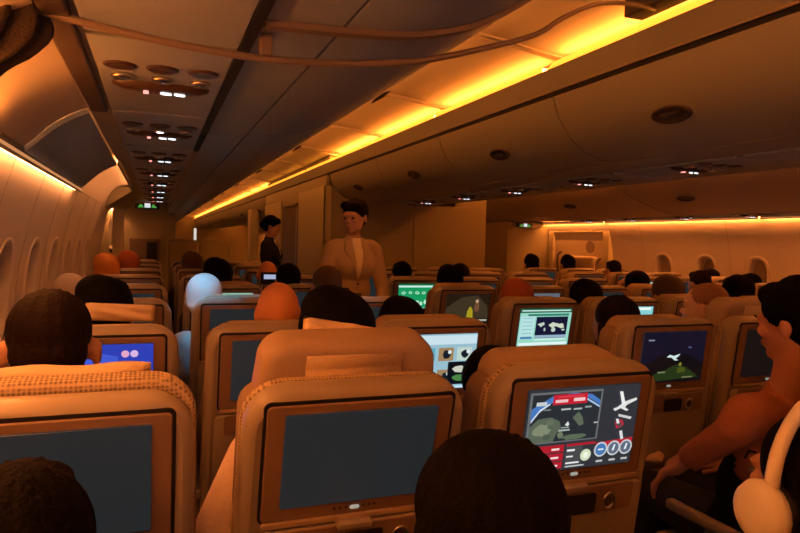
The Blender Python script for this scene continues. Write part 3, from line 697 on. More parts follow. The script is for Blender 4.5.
P = [('r', (130, 205, 210), -1, -1, 1, 1), ('p', (50, 140, 190), [(-1, -1), (-.2, -1), (.2, .2), (-1, .9)]), ('r', (235, 245, 240), -.9, .8, .9, .95), ('p', (90, 60, 40), blob(.4, -.2, .3, .5, 9, .3, 2))]
SCR['pale_blue_page'] = scr(P)
P = [('r', (95, 100, 110), -1, -1, 1, 1), ('p', (190, 195, 200), blob(-.3, .0, .3, .6, 9, .3, 4)), ('p', (40, 44, 52), blob(.4, -.1, .35, .7, 9, .3, 6))]
SCR['grey_film'] = scr(P)
P = [('r', (150, 190, 165), -1, -1, 1, 1), ('p', (205, 225, 205), blob(0, 0, .6, .6, 10, .3, 4)), ('p', (60, 120, 90), blob(.4, -.3, .2, .3, 8, .3, 5))]
SCR['pale_green_page'] = scr(P)

def pivot(o, tau): # tilt an upright seat-back part around the top edge of the shell
    o.matrix_local = Matrix.Translation((0, 0, ZT)) @ Matrix.Rotation(tau, 4, 'X') @ Matrix.Translation((0, 0, -ZT))
def bp(name, bm, m, par=None, **k): return bm_obj(name, bm, m, par, **k)
proto = thing('passenger_seat', 'x', 'seat')
parts_back = []
def shell_outline(ins): return rr(.462-2*ins, .80-2*ins, max(.01, .080-ins), 0, ZT-.40, 8, top=.446-2*ins)
bm = bmesh.new()
layered(bm, [(shell_outline(.012), .0), (shell_outline(.003), -.004), (shell_outline(0), -.012), (shell_outline(0), -.034), (shell_outline(.004), -.046), (shell_outline(.012), -.054), (shell_outline(.020), -.056), (shell_outline(.026), -.0535)])
sh = bp('seat_shell', bm, M_shell, proto, smooth=True); parts_back.append(sh)
sh.data.set_sharp_from_angle(angle=math.radians(35))
bm = bmesh.new(); pillow_slab(bm,   .470, .79, .080, 0, ZT-.402, .001, .030, .012, top=.450, n=8); parts_back.append(bp('woven_edge', bm, M_edge, proto, smooth=True))
bm = bmesh.new(); pillow_slab(bm, .384, .262, .014, 0, SZ-.006, -.0560, -.0525, .001); g_ = bp('screen_gap', bm, M_dark, proto); parts_back.append(g_)
bm = bmesh.new(); pillow_slab(bm, .372, .250, .010, 0, SZ-.008, -.0610, -.053, .003); parts_back.append(bp('screen_bezel', bm, M_bez, proto, angle=40))
screen = link('screen', SCR['off'], proto); parts_back.append(screen)
bm = bmesh.new(); pillow_slab(bm, .020, .008, .0038, 0, SZ-.117, -.0635, -.060, .001, n=4); parts_back.append(bp('power_button', bm, mat('button_backlight', (.4, .4, .4), .4, emit=(.30, .42, .38), estr=.7), proto))
for dx in (-.042, -.030, -.018, .018, .030, .042):
    bm = bmesh.new(); disc(bm, dx, SZ-.116, .0022, .0022, -.0625, -.060, 8); parts_back.append(bp('touch_button', bm, M_dark, proto))
# tray table with latch
bm = bmesh.new(); pillow_slab(bm, .40, .285, .02, 0, ZT-.292-.1425, -.072, -.056, .005); tr = bp('tray_table', bm, M_shell, proto, angle=40); parts_back.append(tr)
bm = bmesh.new(); pillow_slab(bm, .34, .07, .010, 0, ZT-.325, -.0745, -.071, .0015); parts_back.append(bp('tray_inset', bm, M_bez, proto))
bm = bmesh.new(); pillow_slab(bm, .075, .016, .007, .0, ZT-.290, -.082, -.060, .004, n=4); parts_back.append(bp('tray_latch', bm, M_shell, proto, smooth=True))
bm = bmesh.new()
layered(bm, [(rr(.37, .010, .0045, 0, ZT-.2795, 3), -.058), (rr(.37, .010, .0045, 0, ZT-.2795, 3), -.066)]); parts_back.append(bp('lower_lip', bm, mat('lip_plastic', (.45, .34, .25), .4), proto))
bm = bmesh.new(); pillow_slab(bm, .085, .050, .008, .02, ZT-.332, -.0775, -.0735, .0015, n=4); hs = bp('handset', bm, M_dark, proto); parts_back.append(hs)
bm = bmesh.new()
n = 16
t_ = bmesh.new(); ra = []
for r0, y in ((.017, -.0745), (.019, -.079), (.014, -.080), (.013, -.0745)):
    ra.append([t_.verts.new((.10+r0*math.cos(2*PI*k/n), y, ZT-.332+1.3*r0*math.sin(2*PI*k/n))) for k in range(n)])
for a, b in zip(ra, ra[1:]):
    for k in range(n): t_.faces.new((a[k], a[(k+1) % n], b[(k+1) % n], b[k]))
merge(bm, t_); parts_back.append(bp('coat_hook', bm, M_metal, proto, smooth=True))
bm = bmesh.new(); disc(bm, .10, ZT-.332, .009, .012, -.078, -.0745, 12); parts_back.append(bp('socket', bm, M_dkbr, proto))
# pocket
bm = bmesh.new(); prism(bm, [(-.20, -.115), (-.20, -.05), (.20, -.05), (.20, -.115)], ZT-.79, ZT-.60)
for v in bm.verts: v.co = Vector((v.co.x, v.co.z*(1.0 if v.co.y > ZT-.7 else .8), v.co.y))
parts_back.append(bp('literature_pocket', bm, M_fab, proto))
# front of the back: cushion and headrest
bm = bmesh.new(); pillow_slab(bm, .44, .74, .05, 0, ZT-.42, .030, .125, .03); bc = bp('back_cushion', bm, M_fab, proto, smooth=True); parts_back.append(bc)
bm = bmesh.new(); pillow_slab(bm, .40, .245, .055, 0, ZT-.160, .034, .135, .025, top=.37, n=8)
hr = bp('headrest', bm, M_head, proto, smooth=True); parts_back.append(hr)
# seat pan, armrests, legs
low = []
bm = bmesh.new()
t_ = bmesh.new(); bbox(t_, (-.215, .17, .36), (.215, .68, .47), .035, 3); merge(bm, t_); low.append(bp('seat_cushion', bm, M_fab, proto, smooth=True))
for s in (-1, 1):
    bm = bmesh.new(); bbox(bm, (s*.240-.018, .10, .60), (s*.240+.018, .56, .635), .012, 3); bbox(bm, (s*.240-.014, .13, .34), (s*.240+.014, .40, .60), .008, 2)
    low.append(bp('armrest', bm, M_shell, proto, angle=40))
for s in (-1, 1):
    bm = bmesh.new(); bbox(bm, (s*.19-.02, .16, .0), (s*.19+.02, .60, .04), .006); tube(bm, [(s*.19, .24, .02), (s*.19, .30, .36)], .018, 8); tube(bm, [(s*.19, .56, .02), (s*.19, .50, .36)], .018, 8)
    low.append(bp('leg', bm, mat('seat_leg_metal', (.18, .17, .16), .4, metal=.8), proto))

def make_seat(X, Y, tau_deg, label, screen_kind='off', hr_raise=0., group=None, dz=0., shell_mat=None, light=False, head_mat=None):
    r = proto.copy(); C.objects.link(r); r.location = (X, Y, 0); r['label'] = label; r['category'] = 'seat'
    if group: r['group'] = group
    tau = math.radians(tau_deg); out = {}
    for p in parts_back+low:
        if light and p.name.split('.')[0] in ('touch_button', 'socket', 'coat_hook', 'tray_inset', 'literature_pocket', 'lower_lip'): continue
        c = p.copy(); C.objects.link(c); c.parent = r; out[p.name.split('.')[0]] = c
        if p in parts_back:
            off = Matrix.Translation((0, 0, hr_raise)) if p is hr else Matrix.Identity(4)
            Mt = Matrix.Translation((0, 0, ZT)) @ Matrix.Rotation(tau, 4, 'X') @ Matrix.Translation((0, 0, -ZT)) @ off
            c.matrix_local = Mt; out['M_'+p.name.split('.')[0]] = Mt
    out['screen'].data = SCR[screen_kind]
    if screen_kind != 'off': out['screen']['label'] = 'display showing '+screen_kind.replace('_', ' ')
    return r, out

rowname = ['nearest row', 'second row', 'third row', 'fourth row', 'fifth row', 'sixth row', 'seventh row', 'eighth row']
LX3 = [('window', -.155), ('middle', .378), ('aisle', .920)]
LY = [1.20+.87*i for i in range(8)]
MX4 = [('left aisle', 1.86), ('second', 2.385), ('third', 2.905), ('right aisle', 3.425)]
MY = [1.09+.86*i for i in range(7)]
RX3 = [('aisle', 4.305), ('middle', 4.835), ('window', 5.355)]
RY = [1.30+.87*i for i in range(7)]
scrL = {(1, 0): 'blue_menu', (1, 2): 'tile_page', (3, 1): 'pale_green_page'}
scrM = {(1, 0): 'night_view', (2, 0): 'mint_map', (3, 0): 'film_scene', (4, 0): 'green_page', (1, 1): 'dim', (2, 1): 'pale_blue_page', (3, 1): 'grey_film', (2, 2): 'grey_film'}
scrR = {(4, 0): 'pale_blue_page', (3, 1): 'grey_film'}
adj = {'off': 'with a blank screen', 'dim': 'with a dark reflecting screen', 'flight_map': 'showing a flight map'}
def slab_lab(block, col, row, kind): return 'tan seat, %s column of the %s, %s, %s' % (col, block, rowname[row], adj.get(kind, 'showing a '+kind.replace('_', ' ')))
SEATS = {}
for i, y in enumerate(LY):
    for j, (cn, x) in enumerate(LX3):
        k = scrL.get((i, j), 'off')
        if (i, j) == (0, 2): k = 'flight_map'
        tau = 10+random.uniform(-2, 3); hrr = random.choice([0, .0, .01, .02]); yy = y
        if i == 0: tau = [11, 15, 9][j]; hrr = [.0, .090, .035][j]; x += [0, 0, .0][j]; yy += [0, 0, .05][j]
        if (i, j) == (2, 2): hrr = .0
        SEATS['L', i, j] = make_seat(x, yy, tau, slab_lab('left block', cn, i, k), k, hrr, 'left block seats', light=i > 3)
for i, y in enumerate(MY):
    if i > 6: break
    for j, (cn, x) in enumerate(MX4):
        if i == 6 and y > 6.3: continue
        k = scrM.get((i, j), 'off')
        tau = 9+random.uniform(-3, 3); hrr = random.choice([0, .0, .01, .02])
        if (i, j) == (1, 1): hrr = .09
        SEATS['M', i, j] = make_seat(x, y, tau, slab_lab('centre block', cn, i, k), k, hrr, 'centre block seats', light=i > 3)
for i, y in enumerate(RY):
    for j, (cn, x) in enumerate(RX3):
        if i == 0: continue
        k = scrR.get((i, j), 'off')
        SEATS['R', i, j] = make_seat(x, y, 9+random.uniform(-3, 3), slab_lab('right block', cn, i, k), k, random.choice([0, .0, .01]), 'right block seats', light=True)
# the seats of the people in front of the lens (their backs stay below the picture)
for j, (cn, x) in enumerate(LX3):
    SEATS['L', -1, j] = make_seat(x, .33, 8, 'tan economy seat just below the camera, %s column of the left block' % cn, 'off', 0, 'left block seats')
SEATS['M', -1, 0] = None
for o in [proto]+list(proto.children): bpy.data.objects.remove(o)

# cloth strap folded over the raised headrest and a folded blanket
def add_strap(key, w, top, drop, m=M_cloth):
    r, out = SEATS[key]; h = out['headrest']
    bm = bmesh.new(); zt = ZT-.160+.1225
    pts = smooth_pts([(.030, zt-drop), (.028, zt-.065), (.032, zt-.050), (.028, zt-.035), (.030, zt-.021)], 4)
    outp = offset(pts, -.005); n = len(pts)
    for a, b in ((pts, outp),):
        ring = [(-w/2, p) for p in a]+[(-w/2, p) for p in b[::-1]]
        L = [bm.verts.new((x, p[0], p[1])) for x, p in ring]; Rr = [bm.verts.new((-x, p[0], p[1])) for x, p in ring]
        for k in range(len(L)): bm.faces.new((L[k], L[(k+1) % len(L)], Rr[(k+1) % len(L)], Rr[k]))
        bm.faces.new(L); bm.faces.new(Rr[::-1])
    o = bm_obj('headrest_strap', bm, m, None, smooth=True); o.parent = r; o.matrix_local = out['M_headrest']
    return o
add_strap(('L', 0, 1), .20, 0, .085)
bm = bmesh.new(); pillow_slab(bm, .484, .80, .080, 0, ZT-.386, .002, .050, .014, top=.458, n=8)
o_ = bm_obj('woven_cover', bm, M_edge, SEATS['L', 0, 0][0], smooth=True); o_.matrix_local = SEATS['L', 0, 0][1]['M_woven_edge']
add_strap(('M', 1, 1), .16, 0, .07)
add_strap(('L', 0, 2), .18, 0, .05)

# pale pillow/cloth standing up behind the head of the seat in front
def cushion(name, label, cat, loc, rot, w, h, t, m, seed=1, par=None):
    bm = bmesh.new(); nx, nz = 16, 10
    g = {}
    for s in (0, 1):
        for i in range(nx+1):
            for j in range(nz+1):
                u = i/nx*2-1; v = j/nz*2-1
                e = max(0, (1-u**4)*(1-v**4))**.5
                wv = .006*math.sin(7*u+seed)+.005*math.sin(5*v+3*u)
                pin = 1-.10*(abs(u)**2)*(1-abs(v)); pin2 = 1-.10*(abs(v)**2)*(1-abs(u))
                g[s, i, j] = bm.verts.new((u*w/2*pin2, (1 if s else -1)*t/2*e+wv*e, v*h/2*pin))
    for s in (0, 1):
        for i in range(nx):
            for j in range(nz): bm.faces.new((g[s,i,j], g[s,i+1,j], g[s,i+1,j+1], g[s,i,j+1]))
    bmesh.ops.remove_doubles(bm, verts=bm.verts, dist=1e-4)
    o = bm_obj(name, bm, m, par, smooth=True); o.location = loc; o.rotation_euler = rot
    return tag(o, label, cat) if not par else o

# ------------------------------------------------------------------ people
def T3(p, M): return tuple(M @ Vector(p))
def xf(prims, M):                       # transform primitives by a rigid matrix
    out = []; e = [math.degrees(a) for a in M.to_euler()]
    for p in prims:
        if p[0] == 'e':
            if len(p) > 3: r = (M.to_3x3() @ Euler([math.radians(a) for a in p[3]]).to_matrix()).to_euler()
            else: r = M.to_euler()
            out.append(('e', T3(p[1], M), p[2], tuple(math.degrees(a) for a in r)))
        else: out.append(('c', T3(p[1], M), p[2], T3(p[3], M), p[4]))
    return out
HEAD = [('e', (0, -.008, .022), (.074, .093, .092)), ('e', (0, .022, -.035), (.062, .066, .062)), ('e', (0, .052, -.080), (.032, .036, .026)), ('e', (0, .030, -.060), (.055, .050, .034)),
        ('e', (0, .070, .022), (.052, .022, .012)), ('c', (0, .080, .010), .007, (0, .096, -.018), .010), ('e', (.010, .090, -.024), (.008, .009, .006)), ('e', (-.010, .090, -.024), (.008, .009, .006)),
        ('e', (0, .086, -.046), (.022, .012, .006)), ('e', (0, .084, -.056), (.020, .012, .007)), ('e', (.034, .066, -.018), (.020, .016, .018)), ('e', (-.034, .066, -.018), (.020, .016, .018)),
        ('e', (.077, -.010, -.008), (.010, .018, .031), (0, 0, -15)), ('e', (-.077, -.010, -.008), (.010, .018, .031), (0, 0, 15)),
        ('e', (.030, .072, .002), (.014, .012, .009)), ('e', (-.030, .072, .002), (.014, .012, .009))]
def hair(kind):
    k = kind
    if k == 'short': return [('e', (0, -.018, .040), (.080, .092, .086)), ('e', (0, -.046, .0), (.072, .062, .066)), ('e', (0, .040, .078), (.056, .048, .034))]
    if k == 'crop': return [('e', (0, -.016, .038), (.077, .090, .082)), ('e', (0, -.044, .0), (.070, .060, .060))]
    if k == 'full': return [('e', (0, -.022, .044), (.091, .104, .092)), ('e', (0, -.050, -.005), (.084, .074, .080)), ('e', (.015, .040, .082), (.060, .052, .040)), ('e', (-.020, -.03, .080), (.066, .066, .060))]
    if k == 'bob': return [('e', (0, -.022, .040), (.089, .100, .090)), ('e', (0, -.050, -.045), (.086, .070, .085)), ('c', (.066, -.025, .02), .030, (.070, -.022, -.10), .026), ('c', (-.066, -.025, .02), .030, (-.070, -.022, -.10), .026)]
    if k == 'long': return [('e', (0, -.022, .040), (.088, .099, .090)), ('e', (0, -.052, -.05), (.084, .064, .10)), ('c', (.062, -.03, .0), .032, (.075, -.04, -.20), .030), ('c', (-.062, -.03, .0), .032, (-.075, -.04, -.20), .030), ('c', (0, -.06, -.05), .055, (0, -.06, -.22), .045)]
    if k == 'updo': return [('e', (.0, .026, .072), (.070, .066, .040)), ('e', (0, -.020, .042), (.086, .098, .092)), ('e', (0, -.046, .0), (.074, .062, .068)), ('e', (0, -.105, .0), (.044, .034, .040)), ('e', (.03, .045, .085), (.050, .040, .032)), ('e', (-.03, .045, .083), (.048, .040, .030))]
    if k == 'beanie': return [('e', (0, -.010, .045), (.084, .101, .088)), ('e', (0, -.01, .02), (.085, .101, .045)), ('e', (0, -.03, -.01), (.079, .075, .06))]
    return []
def hand(side, M, curl=.5):            # hand at the origin, fingers along +y, palm down
    s = side; P = [('e', (0, .045, 0), (.040, .050, .015)), ('c', (0, .0, 0), .026, (0, .03, 0), .028)]
    for i, (x, L) in enumerate(((-.030, .070), (-.010, .080), (.010, .075), (.029, .058))):
        x *= s; a = curl*(.5+.1*i)
        p0 = Vector((x, .085, 0)); p1 = p0+Vector((x*.08, L*.5*math.cos(a), -L*.5*math.sin(a))); p2 = p1+Vector((0, L*.32*math.cos(2*a), -L*.32*math.sin(2*a))); p3 = p2+Vector((0, L*.22*math.cos(2.8*a), -L*.22*math.sin(2.8*a)))
        P += [('c', tuple(p0-Vector((0, .03, 0))), .0095, tuple(p1), .0088), ('c', tuple(p1), .0088, tuple(p2), .008), ('c', tuple(p2), .008, tuple(p3), .007)]
    P += [('c', (-.030*s, .015, -.004), .014, (-.062*s, .050, -.012), .011), ('c', (-.062*s, .050, -.012), .011, (-.068*s, .082, -.018), .009)]
    return xf(P, M)
def along(a, b, roll=0):               # frame with +y from a to b, placed at a
    a = Vector(a); b = Vector(b); y = (b-a).normalized(); z = Vector((0, 0, 1)); x = y.cross(z)
    if x.length < 1e-3: x = Vector((1, 0, 0))
    x.normalize(); z = x.cross(y)
    M = Matrix((x, y, z)).transposed().to_4x4(); M.translation = a
    return M @ Matrix.Rotation(roll, 4, 'Y')

def seated(X, Y, label, head=(0, 0, 0), yaw=0, tilt=(0, 0), hk='short', hm=None, skin=None, top=(.1, .1, .1), topname='shirt', voxel=.014, arms=None, fine=False, group=None, leg=(.02, .02, .03), headscale=1., shoulders=1.):
    skin = skin or M_skin; hm = hm or M_hblk
    t = thing('person', label, 'person', (X, Y, 0), group=group)
    hx, hy, hz = head
    hc = Vector((hx, .245+hy, 1.20+hz))
    HM = Matrix.Translation(hc) @ Euler((math.radians(tilt[0]), math.radians(tilt[1]), math.radians(yaw))).to_matrix().to_4x4() @ Matrix.Scale(headscale, 4)
    sx, sy, sz = hx*.55, hy*.6, min(0, hz)*.75
    shp = Vector((sx, .305+sy, .965+sz)); chest = Vector((sx*.7, .315+sy*.8, .86+sz*.8)); belly = Vector((sx*.3, .37+sy*.4, .68+sz*.4)); hip = Vector((0, .42, .565))
    w = shoulders
    torso = [('e', tuple(hip), (.165, .125, .095)), ('e', tuple(belly), (.150, .105, .155)), ('e', tuple(chest), (.165*w, .110, .165)), ('c', tuple(shp+Vector((-.140*w, 0, 0))), .062, tuple(shp+Vector((.140*w, 0, 0))), .062), ('c', tuple(shp+Vector((0, -.005, .03))), .070, tuple(shp+Vector((0, -.01, .065))), .052)]
    neck = [('c', tuple(shp+Vector((0, -.005, .02))), .054, tuple(hc+Vector((0, -.015, -.06))), .050)]
    A = arms or {}
    arm = []; hands = []; fore = []
    for s in (-1, 1):
        S0 = shp+Vector((s*.165*w, 0, -.01))
        el, wr = A.get(s, ((s*.185, .40+sy, .735), (s*.12, .60, .66)))
        el = Vector(el); wr = Vector(wr)
        arm += [('c', tuple(S0), .052, tuple(el), .040)]; fore += [('c', tuple(el), .040, tuple(wr), .027)]
        hands += hand(s, along(wr, wr+(wr-el), 0), .55)
    legs = []
    for s in (-1, 1):
        legs += [('c', (s*.085, .44, .555), .082, (s*.10, .80, .555), .062), ('c', (s*.10, .80, .555), .060, (s*.10, .84, .12), .042), ('c', (s*.10, .82, .050), .040, (s*.11, .98, .040), .034)]
    hd = xf(HEAD, HM)
    fused('body', torso+neck+arm+fore+hands+legs+hd, skin, t, .0065 if fine else voxel*.8, 3)
    grow = lambda pr, g: [(p[0], p[1], tuple(a+g for a in p[2]), *p[3:]) if p[0] == 'e' else ('c', p[1], p[2]+g, p[3], p[4]+g) for p in pr]
    cm = mat('cloth_%s_%d_%d_%d' % (topname, *[int(c*1000) for c in top]), top, .9, bump=.35, scale=90, var=.12)
    sleeves = arm+([(p[0], p[1], p[2], tuple(Vector(p[1]).lerp(Vector(p[3]), .8)), p[4]) for p in fore])
    so = fused(topname, grow(torso+sleeves, .012), cm, t, voxel*.8, 3)
    lm = mat('cloth_trousers_%d' % int(leg[2]*1000), leg, .9, bump=.3, scale=90)
    fused('trousers', grow([torso[0]]+[p for i, p in enumerate(legs) if i % 3 != 2], .012), lm, t, voxel, 3)
    fused('shoes', grow([p for i, p in enumerate(legs) if i % 3 == 2], .010), M_dark, t, voxel, 2)
    if hk:
        nm = 'beanie' if hk == 'beanie' else 'hair'
        ho = fused(nm, xf(hair(hk), HM), hm, t, .006 if fine else .009, 3)
        if fine:                        # strand-like relief
            me = ho.data
            for v in me.vertices:
                q = HM.inverted() @ v.co
                n_ = noise.noise(Vector((math.atan2(q.x, q.y)*9, q.z*8, q.y*6)))
                v.co += v.normal*.0035*n_
    if fine:
        for s in (-1, 1):
            bm = bmesh.new(); tt = bmesh.new(); bmesh.ops.create_icosphere(tt, subdivisions=2, radius=.0100); merge(bm, tt, 0, HM @ Matrix.Translation((s*.030, .0745, .004)))
            bm_obj('eye', bm, mat('eye_dark', (.05, .04, .035), .2), t, smooth=True)
            bm = bmesh.new(); tube(bm, [HM @ Vector((s*.014, .094, .026)), HM @ Vector((s*.032, .088, .031)), HM @ Vector((s*.050, .074, .026))], .0022, 6)
            bm_obj('eyebrow', bm, hm, t, smooth=True)
    return t, HM

def at(l, i, j): 
    cols, rows = {'L': (LX3, LY), 'M': (MX4, MY), 'R': (RX3, RY)}[l]
    return cols[j][1], (rows[i] if i >= 0 else .33)
def P_(l, i, j, label, **k):
    x, y = at(l, i, j); return seated(x, y, label, **k)
# near people -- heads just in front of the lens
P_('L', -1, 1, 'person with dark hair seen from behind at the bottom centre, nearest the viewer', head=(-0.005, 0.1, -0.08), hk='bob', hm=M_hblk, fine=True, top=(.02, .015, .015), headscale=1.0)
P_('L', -1, 0, 'person with dark hair cut off by the bottom left corner of the picture', head=(0.018, 0.2, -0.10), hk='short', hm=M_hblk, top=(.02, .015, .015), fine=True)
pC, HC = P_('L', -1, 2, 'person with black hair wearing white headphones at the bottom right corner', head=(0.075, 0.135, -0.115), headscale=1.12, hk='long', hm=M_hblk, top=(.015, .012, .015), fine=True, yaw=-8)
# first visible row
P_('L', 0, 0, 'person with short dark brown hair and reddish neck, behind the woven edged seat at left', head=(-0.04, 0, 0.035), headscale=1.1, hk='crop', hm=M_hbrn, skin=M_skin, top=(.10, .06, .05), fine=True, yaw=4)
P_('L', 0, 1, 'person with black hair behind the seat whose headrest has a cloth strap', head=(0.02, 0.02, 0.015), hk='full', hm=M_hblk, top=(.80, .62, .50), voxel=.012, arms={-1: ((-.285, .12, .80), (-.20, .46, .70))}, headscale=1.16)
P_('L', 0, 2, 'person with dark hair slumped low left of the seat showing the flight map', head=(-0.055, 0.09, -0.14), hk='full', hm=M_hblk, top=(.02, .015, .015), voxel=.012)
P_('L', 1, 0, 'person with rounded black hair, second row by the left windows', head=(0, 0, -0.005), hk='full', hm=M_hblk, top=(.03, .03, .03), headscale=1.06)
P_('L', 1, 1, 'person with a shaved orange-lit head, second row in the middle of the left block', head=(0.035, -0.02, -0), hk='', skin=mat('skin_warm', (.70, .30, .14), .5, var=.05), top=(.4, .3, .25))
P_('L', 1, 2, 'person with flat black hair above the seat with the tiled display', head=(-0.03, 0, -0.075), hk='full', hm=M_hblk, top=(.03, .03, .03))
P_('L', 2, 0, 'person with grey hair leaning to the left cabin windows', head=(-0.2, 0.03, -0.035), hk='short', hm=M_hgry, skin=M_skin2, top=(.3, .28, .27))
P_('L', 2, 1, 'person in pale cap and white top under the reading light', head=(-0.16, -0.03, -0.035), hk='beanie', hm=mat('pale_knit_cap', (.72, .76, .78), .9, bump=.4, scale=120), skin=M_skin2, top=(.55, .60, .62), shoulders=1.1, arms={-1: ((-.275, .22, .82), (-.20, .50, .70))})
P_('L', 2, 2, 'person with short brown hair, third row beside the left aisle', head=(-0.1, 0, 0.02), hk='crop', hm=M_hmed, top=(.05, .05, .06))
P_('L', 3, 1, 'person with black hair, fourth row in the middle of the left block', head=(-0.02, 0, -0), hk='full', hm=M_hblk, top=(.05, .04, .04), headscale=1.1)
P_('L', 3, 2, 'person with black hair, fourth row beside the left aisle', head=(-0.13, 0, -0.01), hk='short', hm=M_hblk, top=(.05, .04, .04))
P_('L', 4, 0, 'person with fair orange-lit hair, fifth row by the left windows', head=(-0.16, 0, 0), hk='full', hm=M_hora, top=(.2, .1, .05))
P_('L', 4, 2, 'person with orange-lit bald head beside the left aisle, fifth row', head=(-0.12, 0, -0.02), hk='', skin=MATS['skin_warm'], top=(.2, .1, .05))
P_('L', 5, 0, 'person with reddish hair, sixth row by the left windows', head=(-0.05, 0, 0), hk='full', hm=M_hred, top=(.3, .05, .03))
P_('L', 5, 1, 'person with brown hair, sixth row in the middle of the left block', head=(-0.08, 0, 0), hk='full', hm=M_hmed, top=(.1, .05, .03))
# centre block
pD, HD = P_('M', 0, 0, 'person in an orange-brown shirt seen in profile at the right edge, looking forward', head=(-0.065, 0.03, 0.055), yaw=14, hk='full', hm=M_hblk, skin=mat('skin_profile', (.50, .23, .14), .5, bump=.05, scale=120, var=.06), top=(.36, .13, .07), fine=True, tilt=(-9, -4), headscale=1.08, voxel=.010,
    arms={-1: ((-.27, .30, .93), (-.33, .42, .81)), 1: ((.20, .42, .74), (.14, .64, .68))})
P_('M', 1, 0, 'person with long dark brown hair leaning left of the seat with the night view display', head=(-0.045, 0, -0.06), hk='long', hm=M_hbrn, top=(.05, .03, .03), voxel=.012, headscale=1.05)
P_('M', 1, 1, 'person with closely shaved hair in three-quarter view, right of the night view display', head=(-0.05, 0.02, 0), yaw=35, hk='crop', hm=mat('hair_stubble', (.26, .13, .08), .7), skin=M_skin2, top=(.2, .1, .08), fine=True)
P_('M', 2, 0, 'person with red hair just above the seat with the mint map display', head=(-0.01, 0, -0.05), hk='full', hm=M_hred, top=(.2, .1, .05))
P_('M', 2, 1, 'person with black hair behind the seat with the pale blue display', head=(-0.08, 0, -0.05), hk='full', hm=M_hblk, top=(.05, .04, .04))
P_('M', 3, 0, 'person with round black hair above the seat showing a film', head=(-0, 0.02, -0.02), hk='full', hm=M_hblk, top=(.05, .04, .04), headscale=1.1)
P_('M', 2, 2, 'person with brown hair, third row right of the centre block', head=(0, 0, -0.02), hk='full', hm=M_hmed, top=(.12, .06, .04))
P_('M', 3, 3, 'person with dark hair on the right aisle side of the centre block, fourth row', head=(0, 0, -0.03), hk='bob', hm=M_hblk, top=(.05, .04, .04))
P_('M', 4, 0, 'person with dark hair in the row near the centre partition, left aisle side', head=(-0.02, 0, -0.01), hk='short', hm=M_hblk, top=(.05, .04, .04))
P_('M', 4, 1, 'person with dark brown hair in the row near the centre partition', head=(-0.03, 0, -0.02), hk='short', hm=M_hbrn, top=(.05, .04, .04))
P_('M', 2, 3, 'person with black hair near the right aisle, third row of the centre block', head=(0.05, 0, -0.02), hk='full', hm=M_hblk, top=(.05, .04, .04))
P_('M', 1, 2, 'person with black hair near the right edge, second row of the centre block', head=(0.08, 0, -0.02), hk='full', hm=M_hblk, top=(.05, .04, .04), headscale=1.05)
# right block
P_('R', 6, 0, 'person with black hair near the right forward wall', head=(0, 0, 0.02), hk='full', hm=M_hblk, top=(.05, .04, .04), headscale=1.1)
P_('R', 6, 1, 'person with square black hair in front of the right forward door', head=(0, 0, 0.02), hk='full', hm=M_hblk, top=(.3, .05, .04), headscale=1.1)
P_('R', 5, 1, 'person with dark hair left of the first right window', head=(0, 0, 0), hk='short', hm=M_hbrn, top=(.05, .04, .04))
P_('R', 3, 0, 'person with dark brown hair in the right block, fourth row', head=(0, 0, -0.03), hk='short', hm=M_hbrn, top=(.05, .04, .04))
P_('R', 3, 1, 'person with dark hair below the middle right window', head=(0.05, 0, -0.05), hk='short', hm=M_hblk, top=(.05, .04, .04))
P_('R', 2, 1, 'person with dark hair at the right edge near a window', head=(0, 0, -0.02), hk='full', hm=M_hblk, top=(.05, .04, .04))
P_('R', 4, 2, 'person with dark hair below the right windows, fifth row', head=(0, 0, -0.05), hk='short', hm=M_hblk, top=(.05, .04, .04))

vb = [('e', (0, .42, .565), (.19, .15, .12)), ('e', (-.01, .375, .70), (.180, .135, .18)), ('e', (-.02, .335, .84), (.180, .128, .12))]
fused('dark_vest', vb, mat('dark_vest_cloth', (.008, .006, .006), .95, bump=.3, scale=120, spec=.1), pD, .010, 3)

# white headphones on the person at the lower right
t = thing('headphones', 'white over-ear headphones worn by the person at the bottom right corner', 'headphones', tuple(Vector((LX3[2][1], .33, 0))))
M_wp = mat('white_headphone_plastic', (.85, .80, .76), .35)
band = [HC @ Vector((math.cos(a)*.096, -.022-.004, .012+math.sin(a)*.138)) for a in [PI*k/16 for k in range(17)]]
bm = bmesh.new(); tube(bm, band, .011, 8); bm_obj('headband', bm, M_wp, t, smooth=True)
for s in (-1, 1):
    Mx = HC @ Matrix.Translation((s*.100, -.018, -.015)) @ Matrix.Rotation(s*PI/2, 4, 'Y')
    bm = bmesh.new(); lathe(bm, [(.030, -.012), (.042, -.008), (.044, .004), (.038, .016), (.022, .021)], Mx, 20); bm_obj('ear_cup', bm, M_wp, t, smooth=True)
    bm = bmesh.new(); lathe(bm, [(.034, -.026), (.041, -.022), (.041, -.012), (.030, -.010)], Mx, 20); bm_obj('ear_pad', bm, M_dark, t, smooth=True)

